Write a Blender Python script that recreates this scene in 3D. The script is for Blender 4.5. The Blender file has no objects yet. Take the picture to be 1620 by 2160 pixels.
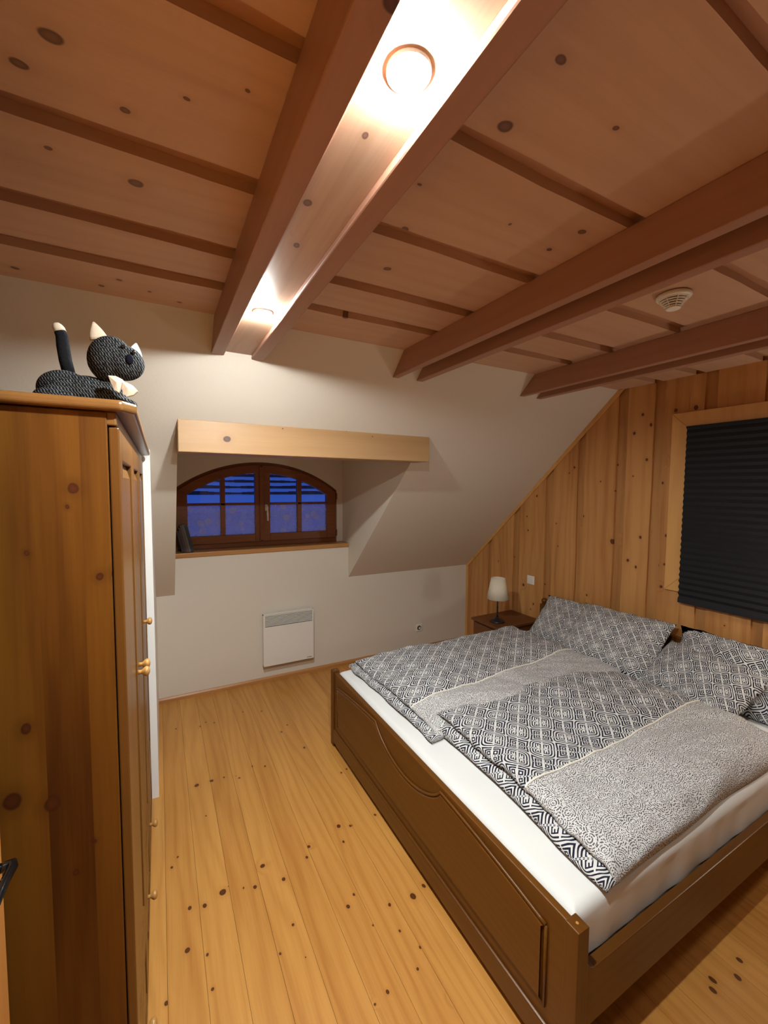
import bpy, bmesh, math, random
from mathutils import Vector, Matrix, noise

random.seed(7)
sc = bpy.context.scene
C = sc.collection

# ------------------------------------------------------------------ camera, world, light, exposure
cam = bpy.data.cameras.new('camera')
co = bpy.data.objects.new('camera', cam)
C.objects.link(co)
RT = Vector((0.880596847, -0.473815548, 0.00692964))
DN = Vector((-0.023291794, -0.057885011, -0.998051511))
FW = Vector((0.473293445, 0.87871961, -0.062009372))
m = Matrix((( RT.x, -DN.x, -FW.x, 0), (RT.y, -DN.y, -FW.y, 0), (RT.z, -DN.z, -FW.z, 1.70), (0, 0, 0, 1)))
co.matrix_world = m
cam.sensor_fit = 'VERTICAL'
cam.sensor_height = 24.0
cam.sensor_width = 18.0
cam.lens = 882.08 / 2160 * 24.0
cam.clip_start = 0.02
sc.camera = co

world = bpy.data.worlds.new('dusk')
sc.world = world
world.use_nodes = True
wb = world.node_tree.nodes['Background']
wb.inputs[0].default_value = (0.045, 0.13, 0.62, 1)
wb.inputs[1].default_value = 0.16

sc.view_settings.view_transform = 'Standard'
sc.view_settings.look = 'None'
sc.view_settings.gamma = 1
sc.view_settings.use_curve_mapping = False
sc.view_settings.exposure = 2.32

LAMP_SPOTS = [(0.335, 0.555), (0.335, 1.525)]
LAMP_STRENGTH = 640.0
LAMP_COLOR = (0.96, 1.0, 0.97, 1)
HALL_POWER = 10.0
GLOBE_AT = (2.74, 0.40, 1.22)
GLOBE_STRENGTH = 22.0
GLOBE_COLOR = (1.0, 0.90, 0.76, 1)

# ------------------------------------------------------------------ node helpers
class NT:
    def __init__(s, name, rough=0.5, spec=0.5):
        s.m = bpy.data.materials.new(name)
        s.m.use_nodes = True
        s.t = s.m.node_tree
        s.b = s.t.nodes['Principled BSDF']
        s.b.inputs['Roughness'].default_value = rough
        s.b.inputs['Specular IOR Level'].default_value = spec
    def n(s, ty, **kw):
        x = s.t.nodes.new(ty)
        for k, v in kw.items():
            setattr(x, k, v)
        return x
    def set(s, sock, v):
        if isinstance(v, bpy.types.NodeSocket):
            s.t.links.new(v, sock)
        elif isinstance(v, (int, float)) and sock.type == 'VECTOR':
            sock.default_value = (v, v, v)
        else:
            if sock.type == 'RGBA' and len(v) == 3:
                v = (*v, 1)
            sock.default_value = v
    def f(s, op, a, b=None, c=None):
        x = s.n('ShaderNodeMath', operation=op)
        s.set(x.inputs[0], a)
        if b is not None: s.set(x.inputs[1], b)
        if c is not None: s.set(x.inputs[2], c)
        return x.outputs[0]
    def v(s, op, a, b=None):
        x = s.n('ShaderNodeVectorMath', operation=op)
        s.set(x.inputs[0], a)
        if b is not None: s.set(x.inputs[1], b)
        return x.outputs['Value'] if op in ('LENGTH', 'DISTANCE', 'DOT_PRODUCT') else x.outputs[0]
    def sep(s, a):
        x = s.n('ShaderNodeSeparateXYZ'); s.set(x.inputs[0], a); return x.outputs
    def comb(s, a, b, c=0.0):
        x = s.n('ShaderNodeCombineXYZ')
        for i, q in enumerate((a, b, c)): s.set(x.inputs[i], q)
        return x.outputs[0]
    def mix(s, fac, a, b, blend='MIX'):
        x = s.n('ShaderNodeMix', data_type='RGBA', blend_type=blend)
        s.set(x.inputs[0], fac); s.set(x.inputs[6], a); s.set(x.inputs[7], b)
        return x.outputs[2]
    def noise(s, vec, scale, detail=3, rough=0.5, dist=0.0):
        x = s.n('ShaderNodeTexNoise')
        s.set(x.inputs['Vector'], vec)
        x.inputs['Scale'].default_value = scale
        x.inputs['Detail'].default_value = detail
        x.inputs['Roughness'].default_value = rough
        x.inputs['Distortion'].default_value = dist
        return x.outputs[0]
    def smooth(s, a, lo, hi):
        x = s.n('ShaderNodeMapRange', interpolation_type='SMOOTHSTEP')
        s.set(x.inputs[0], a)
        s.set(x.inputs[1], lo); s.set(x.inputs[2], hi)
        return x.outputs[0]
    def band(s, a, lo, hi):
        return s.f('MULTIPLY', s.f('GREATER_THAN', a, lo), s.f('LESS_THAN', a, hi))
    def obj(s):
        return s.n('ShaderNodeTexCoord').outputs['Object']
    def uv(s):
        return s.n('ShaderNodeTexCoord').outputs['UV']
    def color(s, c): s.set(s.b.inputs['Base Color'], c)
    def bump(s, h, strength=0.3, dist=0.002):
        x = s.n('ShaderNodeBump')
        x.inputs['Strength'].default_value = strength
        x.inputs['Distance'].default_value = dist
        s.set(x.inputs['Height'], h)
        s.set(s.b.inputs['Normal'], x.outputs[0])

def plain(name, col, rough=0.5, spec=0.5, metal=0.0, bump=0.0, bscale=60):
    k = NT(name, rough, spec)
    k.color(col)
    k.b.inputs['Metallic'].default_value = metal
    if bump:
        k.bump(k.noise(k.obj(), bscale, 4), bump, 0.002)
    return k.m

def wood(name, axis, light, dark, knot=(0.10, 0.04, 0.02), rings=55.0, knot_r=0.10, knot_keep=0.55, knot_cell=(3.2, 8.0),
         rough=0.45, spec=0.4, tint=0.28, grain=0.5, stave=None, contrast=0.6, flat=None, ovals=1.6, spots=None):
    """pine: grain along axis (0,1,2), knots as dark ellipses, tint per board"""
    k = NT(name, rough, spec)
    g = k.n('ShaderNodeNewGeometry')
    rnd = g.outputs['Random Per Island']
    off = k.comb(k.f('MULTIPLY', rnd, 7.3), k.f('MULTIPLY', rnd, 13.1), k.f('MULTIPLY', rnd, 5.7))
    p0 = k.obj()
    base_rnd = rnd
    if stave:                       # glued staves: pieces of fixed width across the panel
        ca, w = stave
        sp0 = k.sep(p0)
        idx = k.f('FLOOR', k.f('DIVIDE', k.f('ADD', sp0[ca], k.f('MULTIPLY', k.noise(k.comb(0.0, 0.0, k.f('FLOOR', k.f('DIVIDE', sp0[ca], w))), 3), 0.0)), w))
        wn = k.n('ShaderNodeTexWhiteNoise', noise_dimensions='1D'); k.set(wn.inputs['W'], k.f('ADD', idx, k.f('MULTIPLY', rnd, 3.0)))
        base_rnd = wn.outputs['Value']
        off = k.v('ADD', off, k.comb(k.f('MULTIPLY', base_rnd, 3.1), k.f('MULTIPLY', base_rnd, 4.3), k.f('MULTIPLY', base_rnd, 6.7)))
    p = k.v('ADD', p0, off)
    s_long = [1.0, 1.0, 1.0]; s_long[axis] = 0.0
    # knots
    kc = [knot_cell[1]] * 3; kc[axis] = knot_cell[0]
    if flat is not None: kc[flat] = 0.05
    wob = k.n('ShaderNodeTexNoise'); k.set(wob.inputs['Vector'], p); wob.inputs['Scale'].default_value = 9.0
    pk = k.v('MULTIPLY', p, tuple(kc))
    pk = k.v('ADD', pk, k.v('MULTIPLY', wob.outputs[1], 0.10))
    vo = k.n('ShaderNodeTexVoronoi', feature='F1', voronoi_dimensions='3D'); k.set(vo.inputs['Vector'], pk)
    vo.inputs['Scale'].default_value = 1.0
    vo.inputs['Randomness'].default_value = 0.9
    csep = k.sep(vo.outputs['Color'])
    keep = k.f('LESS_THAN', csep[0], knot_keep)
    dz0 = [1.0] * 3
    if flat is not None: dz0[flat] = 0.0
    # true distance in metres from the knot centre, squashed across the grain
    dvec = k.v('MULTIPLY', k.v('SUBTRACT', pk, vo.outputs['Position']), tuple(dz0))
    inv = [1.0 / knot_cell[1]] * 3; inv[axis] = 1.0 / knot_cell[0]
    dm = k.v('LENGTH', k.v('MULTIPLY', dvec, tuple(inv)))          # metres
    size = k.f('ADD', 0.30, k.f('MULTIPLY', k.f('MULTIPLY', csep[1], csep[1]), 0.9))
    dk = k.f('DIVIDE', dm, k.f('MULTIPLY', size, knot_r))
    isk = k.f('MULTIPLY', keep, k.f('SUBTRACT', 1.0, k.smooth(dk, 0.11, 0.17)))
    halo = k.f('MULTIPLY', keep, k.f('SUBTRACT', 1.0, k.smooth(dk, 0.0, 0.75)))
    # growth rings, pushed aside by the knots
    sp = k.sep(p)
    across = k.f('ADD', sp[(axis + 1) % 3], k.f('MULTIPLY', sp[(axis + 2) % 3], 0.83))
    ns = [3.0] * 3; ns[axis] = 0.55
    warp = k.noise(k.v('MULTIPLY', p, tuple(ns)), 1.0, 2)
    ph = k.f('ADD', k.f('MULTIPLY', across, rings), k.f('ADD', k.f('MULTIPLY', warp, rings * 0.28), k.f('MULTIPLY', halo, ovals)))
    rg = k.f('ADD', 0.5, k.f('MULTIPLY', k.f('SINE', k.f('MULTIPLY', ph, 6.2832)), 0.5))
    rg = k.f('POWER', rg, 2.2)
    fs = [160.0] * 3; fs[axis] = 5.0
    fine = k.noise(k.v('MULTIPLY', p, tuple(fs)), 1.0, 3)
    bs = [7.0] * 3; bs[axis] = 0.7
    broad = k.noise(k.v('MULTIPLY', p, tuple(bs)), 1.0, 3, 0.6)
    t = k.f('ADD', k.f('MULTIPLY', rg, 0.38 * grain), k.f('ADD', k.f('MULTIPLY', k.smooth(fine, 0.35, 0.75), 0.28 * grain),
            k.f('MULTIPLY', k.smooth(broad, 0.35, 0.72), contrast)))
    t = k.f('ADD', t, k.f('MULTIPLY', k.f('SUBTRACT', base_rnd, 0.5), tint * 2))
    tc = k.n('ShaderNodeClamp'); k.set(tc.inputs[0], t)
    col = k.mix(tc.outputs[0], light, dark)
    col = k.mix(k.f('MULTIPLY', halo, 0.25), col, dark)
    kr = k.mix(k.smooth(dk, 0.04, 0.15), tuple(c * 1.4 for c in knot), knot)
    col = k.mix(isk, col, kr)
    if spots:
        ia, ib, lst = spots
        q = k.sep(k.v('ADD', p0, k.v('MULTIPLY', k.v('SUBTRACT', wob.outputs[1], (0.5, 0.5, 0.5)), 0.022)))
        best = None
        for (a_, b_, r_) in lst:
            la = 1.25 if ia == axis else 1.0
            lb = 1.25 if ib == axis else 1.0
            da = k.f('DIVIDE', k.f('SUBTRACT', q[ia], a_), r_ * la)
            db = k.f('DIVIDE', k.f('SUBTRACT', q[ib], b_), r_ * lb)
            dd_ = k.f('SQRT', k.f('ADD', k.f('MULTIPLY', da, da), k.f('MULTIPLY', db, db)))
            best = dd_ if best is None else k.f('MINIMUM', best, dd_)
        hal = k.f('SUBTRACT', 1.0, k.smooth(best, 0.9, 3.2))
        col = k.mix(k.f('MULTIPLY', hal, 0.35), col, dark)
        col = k.mix(k.f('SUBTRACT', 1.0, k.smooth(best, 0.80, 1.15)), col, k.mix(k.smooth(best, 0.2, 0.9), tuple(c * 1.5 for c in knot), knot))
    k.color(col)
    k.bump(k.f('ADD', rg, k.f('MULTIPLY', fine, 0.6)), 0.10, 0.001)
    return k.m

# knots one can point at in the photograph: (first coordinate, second coordinate, radius) on the surface, in metres
FLOOR_KNOTS = [(0.46, 2.512, 0.0075), (0.528, 2.481, 0.0057), (0.375, 2.442, 0.0057), (0.296, 2.492, 0.0057), (0.229, 2.496, 0.0082), (0.15, 2.496, 0.0113), (0.914, 2.215, 0.0057), (0.956, 2.226, 0.0057), (0.751, 1.853, 0.0095), (0.808, 1.829, 0.0057), (0.737, 1.76, 0.0057), (0.944, 1.838, 0.0057), (0.984, 1.812, 0.0075), (0.557, 1.759, 0.0057), (0.199, 1.766, 0.0126), (0.125, 1.74, 0.0075), (0.071, 1.758, 0.0075), (0.322, 1.727, 0.007), (0.436, 1.703, 0.0082), (0.277, 1.743, 0.0038), (0.789, 1.391, 0.0063), (0.891, 1.375, 0.0113), (0.954, 1.395, 0.0075), (0.636, 1.465, 0.007), (0.675, 1.499, 0.005), (0.421, 1.497, 0.005), (0.771, 1.286, 0.0044), (0.053, 1.592, 0.0088), (0.118, 1.546, 0.005), (0.348, 1.425, 0.0044), (0.123, 1.422, 0.005), (-0.019, 1.455, 0.0063), (0.639, 1.138, 0.0057), (0.812, 1.203, 0.0044), (0.763, 1.15, 0.005), (0.014, 1.989, 0.0057), (0.039, 2.037, 0.0044), (0.762, 2.853, 0.0057), (0.792, 2.542, 0.007), (0.642, 3.12, 0.0057), (0.518, 3.174, 0.005), (0.258, 3.159, 0.005), (0.311, 3.125, 0.0057), (0.069, 3.165, 0.0057), (0.427, 1.37, 0.0025), (0.69, 1.352, 0.0032), (0.17, 2.234, 0.0038), (1.805, 0.624, 0.0089), (1.736, 0.604, 0.0089), (1.65, 0.637, 0.0089), (1.62, 0.622, 0.0089)]
WALL_KNOTS = [(1.746, 2.212, 0.0084), (1.691, 2.133, 0.0093), (1.803, 2.086, 0.0084), (1.705, 1.895, 0.0084), (1.6, 1.73, 0.0076), (1.641, 1.633, 0.0093), (1.728, 1.352, 0.0093), (1.558, 1.38, 0.0084), (1.808, 1.173, 0.0093), (1.753, 1.134, 0.0084), (1.6, 1.173, 0.0084), (1.557, 1.185, 0.0067), (1.64, 1.083, 0.0076), (1.609, 0.924, 0.0093), (1.537, 2.209, 0.0101), (1.418, 2.206, 0.0126), (2.281, 1.859, 0.0084), (1.935, 1.298, 0.0168), (2.655, 1.622, 0.0084), (2.66, 0.633, 0.0084), (2.043, 1.744, 0.005), (1.928, 1.679, 0.0058), (1.895, 1.91, 0.0067), (2.507, 1.602, 0.0058), (2.442, 1.389, 0.005), (2.208, 1.084, 0.005), (2.415, 1.196, 0.005), (2.184, 1.47, 0.0084), (1.799, 1.783, 0.005), (2.762, 1.431, 0.0067), (2.687, 0.575, 0.005)]
CEIL_KNOTS = [(-0.134, 0.881, 0.0137), (-0.196, 0.964, 0.0105), (-0.039, 0.98, 0.0073), (-0.03, 1.193, 0.0137), (-0.189, 1.167, 0.0065), (0.159, 0.827, 0.004), (0.607, 0.519, 0.0089), (0.62, 0.658, 0.0129), (0.618, 1.039, 0.0081), (0.683, 1.247, 0.0105), (0.757, 1.403, 0.0089), (0.949, 1.046, 0.0089), (1.051, 0.916, 0.0073), (1.062, 0.811, 0.0105), (0.818, 0.553, 0.0056), (0.064, 0.899, 0.0048), (0.561, 0.876, 0.0048), (-0.163, 1.853, 0.0081), (0.091, 1.868, 0.0073), (-0.404, 1.845, 0.0097), (-0.106, 1.77, 0.0073), (2.137, 1.009, 0.0097), (1.865, 0.711, 0.0081), (1.545, 1.408, 0.0081)]
INFILL_KNOTS = [(0.327, 0.688, 0.0063), (0.293, 0.9, 0.0091), (0.317, 1.071, 0.0091), (0.311, 1.397, 0.0063)]
LINTEL_KNOTS = [(0.32, 1.938, 0.0153), (0.974, 2.038, 0.0071), (0.613, 2.013, 0.0031), (1.177, 2.005, 0.0031)]
ROBE_KNOTS = [(-0.258, 1.095, 0.0141), (-0.199, 1.068, 0.0132), (-0.081, 1.514, 0.0079), (-0.109, 1.513, 0.007), (-0.22, 1.568, 0.0044), (-0.144, 1.691, 0.0088), (-0.167, 0.911, 0.0053), (-0.238, 1.229, 0.0088), (-0.155, 1.655, 0.0035), (-0.137, 0.963, 0.0044)]
BEAM_KNOTS = [(0.905, 2.396, 0.0086), (1.193, 2.386, 0.0072), (1.416, 2.365, 0.0058), (1.517, 2.375, 0.0043), (1.432, 2.318, 0.0065), (0.647, 2.36, 0.0079), (1.031, 2.408, 0.0115), (1.021, 2.359, 0.0072), (1.553, 2.412, 0.0058), (1.962, 2.36, 0.005)]

# ------------------------------------------------------------------ materials
M = {}
M['plaster'] = plain('white plaster', (0.70, 0.635, 0.545), 0.9, 0.2, bump=0.25, bscale=90)
M['white_board'] = plain('white painted board', (0.88, 0.87, 0.85), 0.45, 0.4)
PL, PD = (0.58, 0.36, 0.235), (0.45, 0.245, 0.145)
M['ceil'] = wood('ceiling spruce', 0, PL, PD, knot=(0.13, 0.06, 0.035), rings=14, spots=(0, 1, CEIL_KNOTS), knot_r=0.09, knot_keep=0.10, knot_cell=(2.8, 5.0), contrast=0.34, tint=0.13, grain=0.38, flat=2)
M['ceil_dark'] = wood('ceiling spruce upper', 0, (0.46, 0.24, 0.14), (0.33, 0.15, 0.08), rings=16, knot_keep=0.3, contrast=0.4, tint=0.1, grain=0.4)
M['beam'] = wood('beam spruce', 1, (0.37, 0.19, 0.125), (0.265, 0.12, 0.072), knot=(0.07, 0.022, 0.014), rings=18, spots=(1, 2, BEAM_KNOTS), knot_r=0.08, knot_keep=0.3, knot_cell=(3.2, 8.0), contrast=0.35, tint=0.1, grain=0.4)
M['beam_light'] = wood('beam infill spruce', 1, (0.52, 0.34, 0.235), (0.40, 0.24, 0.155), knot=(0.14, 0.07, 0.05), rings=20, spots=(0, 1, [(a - 0.335, b, r) for a, b, r in INFILL_KNOTS]), knot_r=0.09, knot_keep=0.15, knot_cell=(3.4, 8.0), contrast=0.3, tint=0.05, grain=0.8, flat=2)
M['lintel'] = wood('lintel spruce', 0, (0.44, 0.265, 0.125), (0.34, 0.18, 0.075), knot=(0.07, 0.03, 0.018), rings=14, spots=(0, 2, [(a - 0.8, b - 1.864, r) for a, b, r in LINTEL_KNOTS]), knot_r=0.07, knot_keep=0.12, knot_cell=(2.6, 9.0), flat=1, contrast=0.35, tint=0.05, grain=0.4)
M['wall_pine'] = wood('wall pine', 2, (0.58, 0.295, 0.100), (0.40, 0.165, 0.044), knot=(0.09, 0.02, 0.01), rings=18, spots=(1, 2, WALL_KNOTS), knot_r=0.08, knot_keep=0.12, knot_cell=(3.6, 6.5), contrast=0.6, tint=0.13, grain=0.8, flat=0)
M['wall_gap'] = wood('wall pine back boards', 2, (0.50, 0.25, 0.085), (0.36, 0.155, 0.046), knot=(0.09, 0.02, 0.01), rings=18, knot_r=0.10, knot_keep=0.6, contrast=0.6, tint=0.1, grain=0.7)
M['floor'] = wood('floor pine', 1, (0.58, 0.285, 0.070), (0.40, 0.162, 0.030), knot=(0.075, 0.022, 0.006), rings=24, spots=(0, 1, FLOOR_KNOTS), knot_r=0.07, knot_keep=0.12, knot_cell=(3.4, 8.0), rough=0.34, spec=0.4, contrast=0.45, tint=0.16, grain=0.8, flat=2, ovals=1.0)
M['robe_z'] = wood('honey pine upright', 2, (0.170, 0.066, 0.0070), (0.062, 0.018, 0.0018), knot=(0.048, 0.012, 0.003), rings=12, spots=(0, 2, [(a + 0.35, b, r) for a, b, r in ROBE_KNOTS]), knot_r=0.1, knot_keep=0.1, knot_cell=(2.2, 4.6), rough=0.5, spec=0.2, contrast=0.75, tint=0.30, grain=0.5, stave=(0, 0.072))
M['robe_trim'] = wood('honey pine rails', 2, (0.17, 0.072, 0.014), (0.10, 0.036, 0.006), knot=(0.07, 0.015, 0.004), rings=14, knot_keep=0.15, rough=0.33, contrast=0.5, tint=0.1)
M['robe_y'] = wood('honey pine cornice', 1, (0.20, 0.095, 0.028), (0.13, 0.055, 0.013), knot=(0.07, 0.015, 0.004), rings=14, knot_keep=0.1, rough=0.3, contrast=0.5, tint=0.1)
M['knob'] = plain('turned honey pine', (0.42, 0.21, 0.06), 0.28, 0.5)
M['bed_y'] = wood('stained bed wood', 1, (0.128, 0.047, 0.0050), (0.082, 0.026, 0.0028), knot=(0.10, 0.03, 0.008), rings=26, knot_keep=0.0, rough=0.33, contrast=0.5, tint=0.12, grain=0.6)
M['bed_x'] = wood('stained bed wood rails', 0, (0.128, 0.047, 0.0050), (0.082, 0.026, 0.0028), rings=26, knot_keep=0.0, rough=0.35, contrast=0.5, tint=0.12, grain=0.6)
M['bed_z'] = wood('stained bed wood posts', 2, (0.128, 0.047, 0.0050), (0.082, 0.026, 0.0028), rings=26, knot_keep=0.0, rough=0.35, contrast=0.5, tint=0.12, grain=0.6)
M['night'] = wood('dark nightstand wood', 0, (0.17, 0.062, 0.020), (0.10, 0.032, 0.010), rings=26, knot_keep=0.0, rough=0.4, contrast=0.5)
M['win'] = wood('varnished window wood', 0, (0.235, 0.075, 0.018), (0.15, 0.042, 0.010), rings=30, knot_keep=0.0, rough=0.35, contrast=0.4, tint=0.1)
M['casing'] = wood('casing pine', 2, (0.68, 0.37, 0.125), (0.54, 0.27, 0.08), rings=20, knot_keep=0.05, rough=0.4, contrast=0.4, tint=0.1)
M['sill'] = wood('sill pine', 0, (0.50, 0.24, 0.08), (0.34, 0.14, 0.04), knot=(0.1, 0.03, 0.01), rings=20, knot_keep=0.4, knot_r=0.12, rough=0.35, contrast=0.4)
M['door'] = wood('door pine', 2, (0.70, 0.32, 0.085), (0.56, 0.23, 0.055), rings=20, knot_keep=0.2, rough=0.4, contrast=0.4)
M['blind'] = plain('charcoal pleated fabric', (0.016, 0.017, 0.020), 0.8, 0.25)
M['white_pl'] = plain('white plastic', (0.80, 0.77, 0.70), 0.35)
M['heater'] = plain('white enamelled steel', (0.78, 0.745, 0.69), 0.35)
M['heater_dark'] = plain('heater grille shadow grey', (0.05, 0.048, 0.045), 0.6)
M['black_slot'] = plain('black slot', (0.02, 0.02, 0.02), 0.7)
M['lamp_ring'] = plain('white lamp ring', (0.75, 0.75, 0.75), 0.4)
M['black_metal'] = plain('black lamp metal', (0.012, 0.011, 0.012), 0.3, 0.6)
M['handle_metal'] = plain('dark polished metal', (0.05, 0.055, 0.06), 0.18, 0.6, metal=0.9)
M['mark'] = plain('grey lettering', (0.12, 0.11, 0.11), 0.6)
M['handle_cream'] = plain('cream window handle', (0.66, 0.58, 0.45), 0.4)
M['sheet'] = plain('white cotton sheet', (0.72, 0.73, 0.72), 0.9, 0.15, bump=0.5, bscale=14)
M['mattress'] = plain('mattress ticking', (0.75, 0.72, 0.66), 0.9, 0.1)
M['piping'] = plain('cream piping', (0.80, 0.78, 0.70), 0.9, 0.1)
M['cream'] = plain('cream felt', (0.68, 0.56, 0.42), 0.95, 0.1, bump=0.3, bscale=200)
M['cream_white'] = plain('white felt', (0.85, 0.83, 0.80), 0.95, 0.1)
M['bead'] = plain('black bead', (0.008, 0.008, 0.01), 0.12, 0.7)
M['felt_black'] = plain('black felt', (0.006, 0.006, 0.012), 0.9, 0.1)
M['fur'] = plain('charcoal plush', (0.012, 0.012, 0.014), 1.0, 0.1, bump=1.0, bscale=160)
M['paper'] = plain('paper pages', (0.55, 0.50, 0.42), 0.9)
M['snow'] = plain('snow in blue dusk', (0.80, 0.84, 0.90), 0.8)
M['shingle'] = plain('dark roof shingle', (0.05, 0.04, 0.045), 0.8)
M['hall'] = plain('hall panelling brown', (0.16, 0.09, 0.05), 0.8)

def emission(name, col, strength):
    k = NT(name)
    k.b.inputs['Base Color'].default_value = (0, 0, 0, 1)
    k.b.inputs['Emission Color'].default_value = col
    k.b.inputs['Emission Strength'].default_value = strength
    return k.m
M['lamp_lens'] = emission('lit lamp lens', LAMP_COLOR, LAMP_STRENGTH)

def glass_mat(name, tint, rough=0.0, haze=0.0, spots=False):
    k = NT(name)
    out = k.t.nodes['Material Output']
    gl = k.n('ShaderNodeBsdfGlossy'); gl.inputs['Roughness'].default_value = 0.02
    tr = k.n('ShaderNodeBsdfTransparent'); tr.inputs[0].default_value = tint
    fr = k.n('ShaderNodeFresnel'); fr.inputs[0].default_value = 1.45
    mx = k.n('ShaderNodeMixShader')
    k.t.links.new(fr.outputs[0], mx.inputs[0]); k.t.links.new(tr.outputs[0], mx.inputs[1]); k.t.links.new(gl.outputs[0], mx.inputs[2])
    res = mx.outputs[0]
    if haze:
        df = k.n('ShaderNodeBsdfDiffuse'); df.inputs[0].default_value = (0.62, 0.60, 0.66, 1)
        mh = k.n('ShaderNodeMixShader')
        f = haze
        if spots:
            vo = k.n('ShaderNodeTexVoronoi', feature='F1'); k.set(vo.inputs['Vector'], k.obj()); vo.inputs['Scale'].default_value = 11
            c = k.sep(vo.outputs['Color'])
            r = k.f('MULTIPLY', c[1], 0.40)
            sp = k.f('MULTIPLY', k.f('SUBTRACT', 1.0, k.smooth(vo.outputs['Distance'], k.f('MULTIPLY', r, 0.8), r)), 0.16)
            nz = k.f('MULTIPLY', k.noise(k.obj(), 22, 4), 0.18)
            f = k.f('ADD', k.f('ADD', sp, nz), haze)
        k.set(mh.inputs[0], f)
        k.t.links.new(res, mh.inputs[1]); k.t.links.new(df.outputs[0], mh.inputs[2])
        res = mh.outputs[0]
    k.t.links.new(res, out.inputs[0])
    return k.m
M['glass'] = glass_mat('clear glass', (0.92, 0.94, 0.97, 1))
M['glass_frost'] = glass_mat('frosted film glass', (0.80, 0.82, 0.95, 1), haze=0.22, spots=True)

def key_pattern(name, tile=0.098, angle=45.0, scalev=1.0):
    """black on white nested squares with hooked corners, dotted seams"""
    k = NT(name, 0.85, 0.15)
    u = k.uv()
    s = k.sep(u)
    ca, sa = math.cos(math.radians(angle)), math.sin(math.radians(angle))
    a = k.f('DIVIDE', k.f('ADD', k.f('MULTIPLY', s[0], ca), k.f('MULTIPLY', s[1], sa)), tile)
    b = k.f('DIVIDE', k.f('SUBTRACT', k.f('MULTIPLY', s[1], ca * scalev), k.f('MULTIPLY', s[0], sa * scalev)), tile)
    ia, ib = k.f('FLOOR', a), k.f('FLOOR', b)
    par = k.f('MODULO', k.f('ABSOLUTE', k.f('ADD', ia, ib)), 2.0)      # 0 / 1
    par = k.f('GREATER_THAN', par, 0.5)
    x = k.f('ABSOLUTE', k.f('SUBTRACT', k.f('SUBTRACT', a, ia), 0.5))
    y = k.f('ABSOLUTE', k.f('SUBTRACT', k.f('SUBTRACT', b, ib), 0.5))
    mx = k.f('MAXIMUM', x, y)
    mn = k.f('MINIMUM', x, y)
    rd = k.f('POWER', k.f('ADD', k.f('POWER', x, 5.5), k.f('POWER', y, 5.5)), 1 / 5.5)
    # concave distance for the other kind of tile
    cc = k.f('ADD', mx, k.f('MULTIPLY', mn, -0.10))
    A = k.f('MAXIMUM', k.band(rd, 0.455, 0.507), k.band(rd, 0.345, 0.400))
    B = k.f('MAXIMUM', k.band(cc, 0.350, 0.415), k.band(mx, 0.258, 0.322))
    # hooks in each quadrant
    h = k.f('MAXIMUM', k.f('ABSOLUTE', k.f('SUBTRACT', x, 0.165)), k.f('ABSOLUTE', k.f('SUBTRACT', y, 0.165)))
    hook = k.band(h, 0.072, 0.116)
    gapk = k.f('MULTIPLY', k.f('LESS_THAN', x, 0.118), k.band(y, 0.085, 0.215))
    hook = k.f('MULTIPLY', hook, k.f('SUBTRACT', 1.0, gapk))
    dot = k.f('MULTIPLY', k.band(x, 0.135, 0.245), k.band(y, 0.145, 0.190))
    hook = k.f('MAXIMUM', hook, dot)
    A = k.f('MAXIMUM', A, hook)
    hb = k.band(k.f('MAXIMUM', k.f('ABSOLUTE', k.f('SUBTRACT', x, 0.14)), k.f('ABSOLUTE', k.f('SUBTRACT', y, 0.14))), 0.035, 0.085)
    B = k.f('MAXIMUM', B, hb)
    blk = k.f('ADD', k.f('MULTIPLY', A, par), k.f('MULTIPLY', B, k.f('SUBTRACT', 1.0, par)))
    # white seams with fine dots
    seam = k.f('LESS_THAN', x, 0.034)
    dots = k.f('MULTIPLY', k.band(x, 0.008, 0.034), k.f('GREATER_THAN', k.f('SINE', k.f('MULTIPLY', b, 6.2832 * 9)), -0.2))
    blk = k.f('ADD', k.f('MULTIPLY', blk, k.f('SUBTRACT', 1.0, seam)), k.f('MULTIPLY', seam, dots))
    seam2 = k.f('LESS_THAN', y, 0.030)
    blk = k.f('MULTIPLY', blk, k.f('SUBTRACT', 1.0, k.f('MULTIPLY', seam2, k.f('LESS_THAN', x, 0.42))))
    k.color(k.mix(blk, (0.64, 0.645, 0.64), (0.016, 0.016, 0.032)))
    k.bump(k.noise(k.obj(), 30, 3), 0.35, 0.004)
    return k.m
M['key'] = key_pattern('black and white key pattern cotton')
M['key_pillow'] = key_pattern('black and white key pattern pillow cotton', tile=0.085, angle=38)

def scallop(name):
    k = NT(name, 0.85, 0.15)
    u = k.uv()
    vo = k.n('ShaderNodeTexVoronoi', feature='F1', voronoi_dimensions='2D')
    k.set(vo.inputs['Vector'], u); vo.inputs['Scale'].default_value = 19
    d = vo.outputs['Distance']
    ring = k.f('SINE', k.f('MULTIPLY', d, 6.2832 * 7.5))
    v2 = k.n('ShaderNodeTexVoronoi', feature='F1', voronoi_dimensions='2D')
    k.set(v2.inputs['Vector'], u); v2.inputs['Scale'].default_value = 190
    dd = k.f('LESS_THAN', v2.outputs['Distance'], 0.50)
    blk = k.f('MULTIPLY', k.f('GREATER_THAN', ring, -0.30), dd)
    k.color(k.mix(k.f('MULTIPLY', blk, 0.95), (0.66, 0.66, 0.655), (0.085, 0.082, 0.092)))
    k.bump(k.noise(k.obj(), 30, 3), 0.35, 0.004)
    return k.m
M['scallop'] = scallop('dotted grey scallop cotton')

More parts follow.
